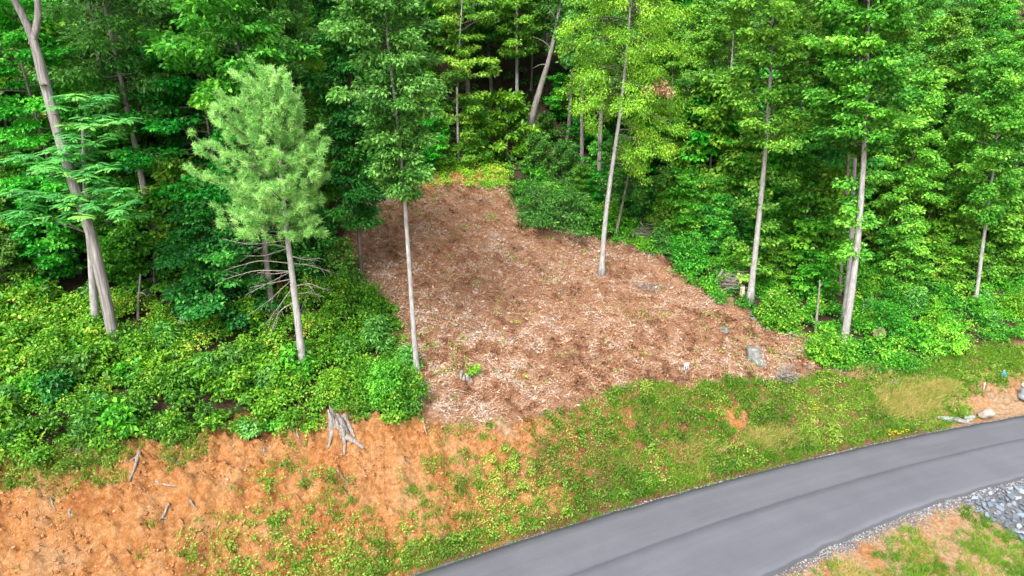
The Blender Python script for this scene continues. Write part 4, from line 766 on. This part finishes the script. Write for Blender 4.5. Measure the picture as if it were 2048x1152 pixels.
boulder((1512, 720), 54, 60, 'rock', 'large flat grey rock slab in the lower right of the brown clearing', 501, (.85, 1.1, .38), .3, .4, tilt=.5)
boulder((1622, 688), 30, 16, 'rock_dark', 'dark low rock at the edge of bushes below the poplars', 502, (1, .6, .42), .2, .2)
boulder((1447, 662), 26, 16, 'rock', 'low grey rock with green weeds on the right of the clearing', 503, (1, .7, .35), 1.0, .3, tilt=.3)
boulder((1580, 714), 28, 18, 'rock', 'half-buried grey rock right of the large slab', 504, (1, .8, .35), .5, .35, tilt=.3)
boulder((1617, 738), 20, 12, 'rock', 'small pale grey rock above the grassy bank', 505, (1, .7, .5), .5, .3)
boulder((1504, 628), 20, 14, 'rock_dark', 'small dark rock just below the poplar by the sawn logs', 506, (1, .7, .5), .5, .3)
boulder((1505, 642), 16, 10, 'rock_dark', 'smallest dark rock in the litter below the poplar', 507, (1, .7, .5), 2.5, .3)
boulder((1757, 676), 30, 22, 'rock_tan', 'rounded tan boulder among the bushes', 508, (1, .8, .85), .5, .05)
boulder((1806, 668), 20, 18, 'rock', 'pale grey boulder half hidden in bushes near the tan boulder', 509, (1, .8, .9), .5, .05)
boulder((1968, 836), 32, 16, 'rock_pale', 'pinkish pale angular boulder at the edge of the road', 510, (1, .8, .68), .2, .12)
boulder((1936, 840), 26, 12, 'rock_mint', 'pale greenish angular boulder between the roadside rocks', 511, (1, .8, .6), .9, .12)
boulder((1890, 843), 32, 11, 'rock_mint', 'long low greenish rock at the grassy end of the roadside rocks', 512, (1, .55, .38), -.1, .15)
boulder((1914, 845), 28, 11, 'rock', 'long low grey rock in the middle of the roadside rocks', 513, (1, .55, .42), -.4, .15)
boulder((1935, 846), 10, 8, 'rock_pale', 'small pale stone in front of the greenish angular boulder', 514, (1, .8, .8), .5, .2)
boulder((1788, 768), 20, 9, 'rock', 'flat grey stone below the yellow-green bushes on the bank', 515, (1, .6, .35), .7, .25)
for k, (fx, fy, l_) in enumerate(((888, 773, 'white stone left of the small stump in brown litter'), (899, 821, 'white stone near the lip of the clay bank'), (1000, 545, 'tan stone in the middle of the clearing'), (1085, 552, 'grey stone among grey twigs in the clearing'))):
    boulder((fx, fy), 9, 7, 'rock_pale', l_, 520 + k, (1, .8, .7), None, .2, 'stone')
# riprap: one by one on its bed
e = empty('riprap_bed', (0, 0, 0)); tag(e, 'bed of blue-grey crushed riprap stones beside the road', 'riprap')
protos = []
for k in range(9):
    bm = bmesh.new(); r_ = np.random.default_rng(600 + k)
    for p in unit(r_.normal(size=(13, 3))) * r_.uniform(.75, 1.05, (13, 1)) * [1, .75, .6]: bm.verts.new(p)
    h_ = bmesh.ops.convex_hull(bm, input=bm.verts); bmesh.ops.delete(bm, geom=[v for v in bm.verts if not v.link_faces], context='VERTS'); me = bpy.data.meshes.new('stone'); bm.to_mesh(me); bm.free(); me.materials.append(M['riprap']); protos.append(me)
x, y, z, px, py = scatter(9000, (15, 33), (21, 33)); sn = (y_near(x) - y) * .93; okr = inpoly(px, py, RIP) & (sn > .25) & (px < 2120) & (py < 1200); pts = np.stack([x, y, z], -1)[okr]; kept = []
for p in pts:
    if all((p[0] - q[0]) ** 2 + (p[1] - q[1]) ** 2 > .23 ** 2 for q in kept): kept.append(p)
kept = sorted(kept, key=lambda p: p[0] ** 2 + p[1] ** 2)[:298]; rr_ = np.random.default_rng(66)
for p in kept:
    o = bpy.data.objects.new('stone', protos[rr_.integers(9)]); COL.objects.link(o); o.parent = e; s_ = rr_.uniform(.13, .25); o.location = (p[0], p[1], p[2] + s_ * .35); o.scale = (s_,) * 3; o.rotation_euler = rr_.uniform(-.5, .5, 2).tolist() + [rr_.uniform(0, 6.3)]
print('riprap', len(kept))
# gravel at the road edges, clods on the clay
V8 = np.array([[1, 0, 0], [-1, 0, 0], [0, 1, 0], [0, -1, 0], [0, 0, 1], [0, 0, -1]], float); F8 = np.array([[0, 2, 4], [2, 1, 4], [1, 3, 4], [3, 0, 4], [2, 0, 5], [1, 2, 5], [3, 1, 5], [0, 3, 5]])
def pebbles(mb, P, s_, tint, flat=.7):
    k = len(P); J = V8[None] * rnd(.6, 1.3, (k, 6, 1)) + rng.normal(size=(k, 6, 3)) * .15; a = rng.random(k) * 6.28; c, s2 = np.cos(a)[:, None], np.sin(a)[:, None]
    J = np.stack([J[..., 0] * c - J[..., 1] * s2, J[..., 0] * s2 + J[..., 1] * c, J[..., 2] * flat], -1) * s_[:, None, None]; V = (P[:, None] + J).reshape(-1, 3)
    mb.add(V, (F8[None] + (np.arange(k) * 6)[:, None, None]).reshape(-1, 3), np.repeat(tint, 6))
x = rng.uniform(-14, 38, 6500); off = np.abs(rng.normal(size=6500)) * .10 - .06; y = y_far(x) + off / .93; gap = fbm(x * .5, x * 0, 2, 96) + .35 * (x > 26); ok = rng.random(6500) < np.clip((gap - .36) * 5, .03, 1); x, y = x[ok], y[ok]; mb = MB()
pebbles(mb, np.stack([x, y, TT(x, y) + .02], -1), rnd(.02, .055, len(x)), rng.random(len(x)))
x = rng.uniform(6, 36, 6000); off = np.abs(rng.normal(size=6000)) * .38 - .05; y = y_near(x) - off / .93; gap = fbm(x * .45, x * 0 + 5, 2, 97); ok = rng.random(6000) < np.clip((gap - .28) * 4, .08, 1); x, y = x[ok], y[ok]
pebbles(mb, np.stack([x, y, TT(x, y) + .02], -1), rnd(.02, .06, len(x)), rng.random(len(x))); tag(mb.build('gravel', M['gravel']), 'grey crushed gravel along the edges of the asphalt', 'gravel', None, 'stuff')
x, y, z, px, py = scatter(60000, (-27, 16), (15, 36)); s = (y - y_far(x)) * .93; ok = (s > 1.0) & ~inany(px, py) & (rng.random(len(x)) < np.clip((fbm(x * .9, y * .9, 3, 98) - .36) * 3, .03, 1) * .8); x, y, z = x[ok], y[ok], z[ok]; mb = MB()
pebbles(mb, np.stack([x, y, z + .01], -1), .025 + .085 * rng.random(len(x)) ** 3, np.clip(.5 + rng.normal(size=len(x)) * .25, 0, 1)); tag(mb.build('clay_clods', M['clod']), 'loose orange clods and crumbs on the bare clay bank', 'clay', None, 'stuff')

# ------------------------------------------------------------------ stumps, sticks, logs
def stump(px, w_px, h_px, label, roots, sd, nsp=11, lean=(0, 0)):
    global rng
    keep = rng; rng = np.random.default_rng(sd); g = ground(*px); mp = (g[1] * CP - (g[2] - H) * SP) / F; r_ = w_px * mp * .5; h_ = h_px * mp; e = empty('tree_stump', g)
    for k in range(nsp):                              # the standing shell: upright splinters of unequal height
        a = k * 2 * math.pi / nsp + rnd(-.2, .2); c = np.array([math.cos(a) * r_ * .62, math.sin(a) * r_ * .5, 0]); hh = h_ * rnd(.45, 1.0) * (1.1 if math.cos(a) < 0 else .8)
        P = [c * 1.55 + [0, 0, -.35], c * 1.15 + [lean[0] * .3 * hh, 0, hh * .3], c * .9 + [lean[0] * .7 * hh, 0, hh * .7], c * .8 + [lean[0] * hh, 0, hh]]
        mb = MB(); q = smooth_path(P, 12); rr = np.interp(np.linspace(0, 1, 12), [0, .3, .75, 1], [.42, .33, .24, .06]) * r_ * rnd(.75, 1.25); mb.tube(q, rr * (1 + .25 * (rng.random(12) - .5)), 7, .6); mb.build('splinter', M['deadwood'], e)
    for pts in roots:
        P = []
        for (fx, fy, up) in pts: q = ground(fx, fy); q[2] = float(TT(np.array([q[0]]), np.array([q[1]]))[0]); P.append(q + [0, -.04, up] - g)
        mb = MB(); q = smooth_path(P, 14); mb.tube(q, np.linspace(r_ * .36, r_ * .10, 14) * (1 + .3 * rng.random(14)), 8, .55); mb.build('root', M['deadwood'], e)
    rng = keep; return tag(e, label, 'stump')
stump((676, 858), 34, 44, 'tall weathered silver stump with exposed roots on the lip of the clay bank', [[(678, 850, .30), (686, 868, .10), (690, 884, .05), (688, 900, .0)], [(688, 842, .30), (702, 858, .10), (710, 876, .0)], [(668, 855, .2), (662, 872, .05), (656, 892, -.02)], [(692, 872, .08), (716, 886, .05), (728, 896, .0)]], 701, 12, (-.25, 0))
stump((928, 756), 24, 16, 'small grey broken stump standing in the brown litter', [[(934, 752, .15), (942, 760, .03), (948, 764, -.03)]], 702, 9)
def stick(pix, r_, label, group, mt='deadwood', name='dead_stick', lift=.03, forks=(), cat='stick'):
    P = [ground(fx, fy) for fx, fy in pix]; P = [np.array([p[0], p[1], float(TT(np.array([p[0]]), np.array([p[1]]))[0]) + lift]) for p in P]; b0 = P[0].copy(); e = MB(); q = smooth_path([p - b0 for p in P], 10); e.tube(q, np.linspace(r_, r_ * .35, 10) * (1 + .25 * rng.random(10)), 7, .3)
    for (k, fx, fy) in forks:
        p = ground(fx, fy); p[2] = float(TT(np.array([p[0]]), np.array([p[1]]))[0]) + lift; e.tube(smooth_path([q[k], (q[k] + p - b0) * .5 + [0, 0, .03], p - b0], 7), np.linspace(r_ * .6, r_ * .2, 7), 6, .3)
    o = e.build(name, M[mt], None, True); o.location = b0.tolist(); return tag(o, label, cat, group)
stick([(279, 898), (277, 922), (268, 945), (258, 962)], .085, 'forked bleached root hanging on the upper clay bank', None, name='dead_root', lift=.06, forks=[(3, 252, 931)], cat='root')
GS = 'sticks on the clay bank'
for pix in ([(330, 910), (345, 916), (359, 930)], [(309, 958), (335, 963), (356, 972)], [(100, 992), (103, 1003), (109, 1012)], [(139, 1015), (138, 1027), (140, 1038)], [(337, 1004), (322, 1022), (300, 1046)], [(674, 944), (686, 957), (700, 971)], [(841, 836), (847, 850), (854, 871)], [(590, 850), (594, 868), (601, 890)], [(150, 905), (165, 893), (185, 888)], [(380, 1005), (388, 1012), (396, 1020)], [(1036, 838), (1045, 850), (1050, 862)], [(529, 880), (527, 890), (525, 902)]):
    stick(pix, .05, 'bleached stick lying on the orange clay bank', GS, forks=[(5, pix[1][0] + 10, pix[1][1] + 5)] if len(pix) > 2 and pix[0][0] % 2 else ())
GT = 'sticks in the clearing'
for pix in ([(1262, 500), (1290, 507), (1316, 514)], [(1296, 509), (1306, 504), (1312, 500)], [(1640, 712), (1670, 722), (1692, 740)], [(1545, 690), (1552, 702), (1558, 715)], [(905, 805), (925, 812), (945, 815)], [(1050, 785), (1065, 780), (1085, 782)], [(1430, 728), (1450, 722), (1462, 718)], [(1560, 735), (1566, 752), (1560, 766)], [(1576, 735), (1580, 752), (1590, 765)]):
    stick(pix, .035, 'grey stick lying in the brown litter of the clearing', GT)
rs = np.random.default_rng(44); ns_ = 0
while ns_ < 46:
    fx = rs.uniform(700, 1680); fy = rs.uniform(390, 800)
    if not (inpoly(np.array([fx]), np.array([fy]), CLEAR)[0] and inpoly(np.array([fx + 14]), np.array([fy + 8]), CLEAR)[0]): continue
    L2 = rs.uniform(8, 26); an = rs.uniform(-.5, .9); stick([(fx, fy), (fx + L2 * .5 * math.cos(an), fy + L2 * .3 * math.sin(an)), (fx + L2 * math.cos(an), fy + L2 * .55 * math.sin(an))], rs.uniform(.018, .04), 'grey stick lying in the brown litter of the clearing', GT, mt=('deadwood' if rs.random() < .6 else 'twig'), lift=.09); ns_ += 1
GL = 'fallen logs behind the brambles'
def log(p0, p1, r_, z0, z1, label, group, name='fallen_log', mt='bark_grey', cut=True, depth=None):
    a = ground(*p0); b2 = at_y(p1[0], p1[1], a[1] + (depth or 0)); a = a + [0, 0, z0]; b2 = b2 + [0, 0, z1]; d = b2 - a; e = empty(name, a); mb = MB(); t = np.linspace(0, 1, 8)[:, None]; mb.tube(d * t + np.array([0, 0, 1]) * .04 * np.sin(t * 5), np.linspace(r_, r_ * .8, 8), 12, .12); mb.build('trunk', M[mt], e, True)
    if cut:
        for c, s_ in ((np.zeros(3), 1), (d, .8)):
            mb = MB(); u = unit(d) * .006 * (-1 if s_ == 1 else 1); mb.tube(np.stack([c, c + u]), [r_ * s_ * .9] * 2, 12, 0); mb.build('cut_face', M['cutwood'], e)
    return tag(e, label, 'log', group)
for p0, p1, r_, z0, z1 in (((292, 592), (322, 588), .13, .25, .25), ((318, 580), (334, 598), .14, .4, .2), ((330, 600), (352, 580), .12, .35, .4), ((300, 582), (318, 577), .10, .5, .5), ((336, 598), (346, 606), .13, .2, .1), ((278, 594), (305, 594), .08, .2, .2)):
    log(p0, p1, r_, z0, z1, 'grey fallen log in the heap behind the brambles', GL)
log((362, 662), (383, 641), .09, .45, .5, 'short log propped up at an angle in the brambles', None)
log((361, 664), (378, 667), .10, .45, .5, 'pale short log lying level in the brambles', None, mt='deadwood')
log((1092, 322), (1128, 333), .16, .3, .25, 'long fallen log lying behind the rounded evergreen bush', None)
log((1429, 582), (1452, 587), .17, .12, .08, 'pale sawn log lying at the right edge of the clearing', None, name='sawn_log', mt='cutwood')
log((1484, 592), (1485, 572), .19, .0, .0, 'upright sawn log beside the brush pile', None, name='sawn_log', mt='cutwood')
log((1430, 566), (1445, 540), .10, .0, .0, 'leaning grey log against the brush pile', None, name='leaning_log')
def brush(px, w_px, h_px, n_, label, sd, mt='twig'):
    global rng
    keep = rng; rng = np.random.default_rng(sd); g = ground(*px); mp = (g[1] * CP - (g[2] - H) * SP) / F; e = empty('brush_pile', g); rx = w_px * mp * .5; hz = h_px * mp; mb = MB()
    for i in range(n_):
        a = rnd(0, 6.28); c = np.array([rng.normal() * rx * .4, rng.normal() * rx * .3, abs(rng.normal()) * hz * .35]); l_ = rnd(.4, 1.3) * rx; d = np.array([math.cos(a), math.sin(a) * .7, rnd(-.3, .5)]) * l_ * .5
        q = smooth_path([c - d, c + rng.normal(size=3) * .08, c + d], 6)
        if i % 14 == 0:
            m2 = MB(); m2.tube(q, np.linspace(.045, .02, 6), 6, .2); m2.build('branch', M['deadwood'], e)
        else: mb.tube(q, np.linspace(.016, .006, 6), 4, 0, False)
    mb.build('twigs', M[mt], e); rng = keep; return tag(e, label, 'brush pile')
brush((1462, 578), 66, 42, 190, 'heap of grey cut twigs beside the sawn logs', 801)
brush((1290, 478), 60, 36, 120, 'slash heap of brown branches behind the yellow-green tree', 802)
brush((1570, 760), 50, 36, 110, 'tangle of pale roots and twigs below the large rock slab', 803, 'deadwood')
brush((165, 905), 36, 20, 50, 'small tangle of dry twigs under the brambles on the bank lip', 804, 'deadwood')
brush((1290, 575), 90, 10, 70, 'low windrow of pale cut stalks beside the yellow-green tree', 805, 'deadwood')

# ------------------------------------------------------------------ markers and pipe
g = ground(1371, 752); mp = (g[1] * CP - (g[2] - H) * SP) / F; e = empty('lot_marker', g); mb = MB(); mb.box((0, 0, .25), (.05, .03, .7)); mb.build('stake', M['stake'], e)
ph, pw = 17 * mp, 9.5 * mp; mb = MB(); mb.box((0, -.03, .32 + ph / 2), (pw, .02, ph)); mb.build('plate', M['white'], e)
mb = MB(); cx, cz = 0, .32 + ph * .42
for (bx, bz, sx, sz) in ((-pw * .22, 0, pw * .13, ph * .46), (pw * .04, ph * .2, pw * .55, ph * .07), (pw * .02, 0, pw * .45, ph * .06), (pw * .04, -ph * .2, pw * .55, ph * .07), (pw * .30, ph * .13, pw * .12, ph * .16), (pw * .30, -ph * .13, pw * .12, ph * .14)): mb.box((cx + bx, -.046, cz + bz), (sx, .008, sz))
mb.build('letter', M['black'], e); tag(e, 'small white lot marker with black symbol at the lower edge of the clearing', 'sign')
g = ground(2003, 764); e = empty('survey_stake', g); mb = MB(); mb.box((0, 0, .35), (.04, .04, .9)); mb.build('stake', M['stake'], e)
for k in range(3):
    mb = MB(); P = np.array([[0, -.03, .76], [(k - 1) * .06, -.07, .66], [(k - 1) * .13, -.08, .5], [(k - 1) * .15 + .02, -.08, .34]]); V = np.concatenate([P + [-.035, 0, 0], P + [.035, .01, 0], P + [.035, .02, 0], P + [-.035, .012, 0]]); I = []
    for q in range(3):
        for s_ in range(4): a, b2 = s_ * 4 + q, ((s_ + 1) % 4) * 4 + q; I += [(a, b2, b2 + 1), (a, b2 + 1, a + 1)]
    mb.add(V, I); mb.build('ribbon', M['blue'], e)
tag(e, 'survey stake tied with blue ribbon above the sandy bank', 'stake')
g = ground(1967, 780); e = MB(); e.tube(np.array([[0, 0, -.1], [0, 0, .45], [.01, 0, .48], [.01, 0, .5]]), [.03, .03, .03, .012], 8); o = e.build('marker_stake', M['white'], None, True); o.location = g.tolist(); tag(o, 'thin white stake in weeds beside the bare sand', 'stake')
g = ground(2051, 794); mp = (g[1] * CP - (g[2] - H) * SP) / F; e = empty('drain_pipe', g); rr = 10.5 * mp; mb = MB(); hh = 24 * mp; zz = np.array([-.1, .0, .12, .16, .2, hh]); mb.tube(np.stack([zz * 0, zz * 0, zz], 1), np.array([1.28, 1.28, 1.22, 1.05, 1.0, .96]) * rr, 28, 0); mb.build('pipe', M['pvc'], e, True)
mb = MB(); mb.tube(np.array([[0, 0, hh - .04], [0, 0, hh + .05], [0, 0, hh + .07]]), [rr * 1.06, rr * 1.06, rr * .9], 28, 0); mb.build('cap', M['white'], e, True); tag(e, 'grey upright drain pipe with white cap on the sandy bank', 'pipe')

for o in list(COL.objects):                       # safety: nothing may stay parked under the ground
    if o.type == 'EMPTY' and o.location.z < -50:
        for c in list(o.children): bpy.data.objects.remove(c)
        bpy.data.objects.remove(o)
tri = sum(len(me.polygons) * (2 if me.name.startswith(('hillside', 'road')) else 1) for me in bpy.data.meshes); print('triangles', tri, 'objects', len(COL.objects), used)
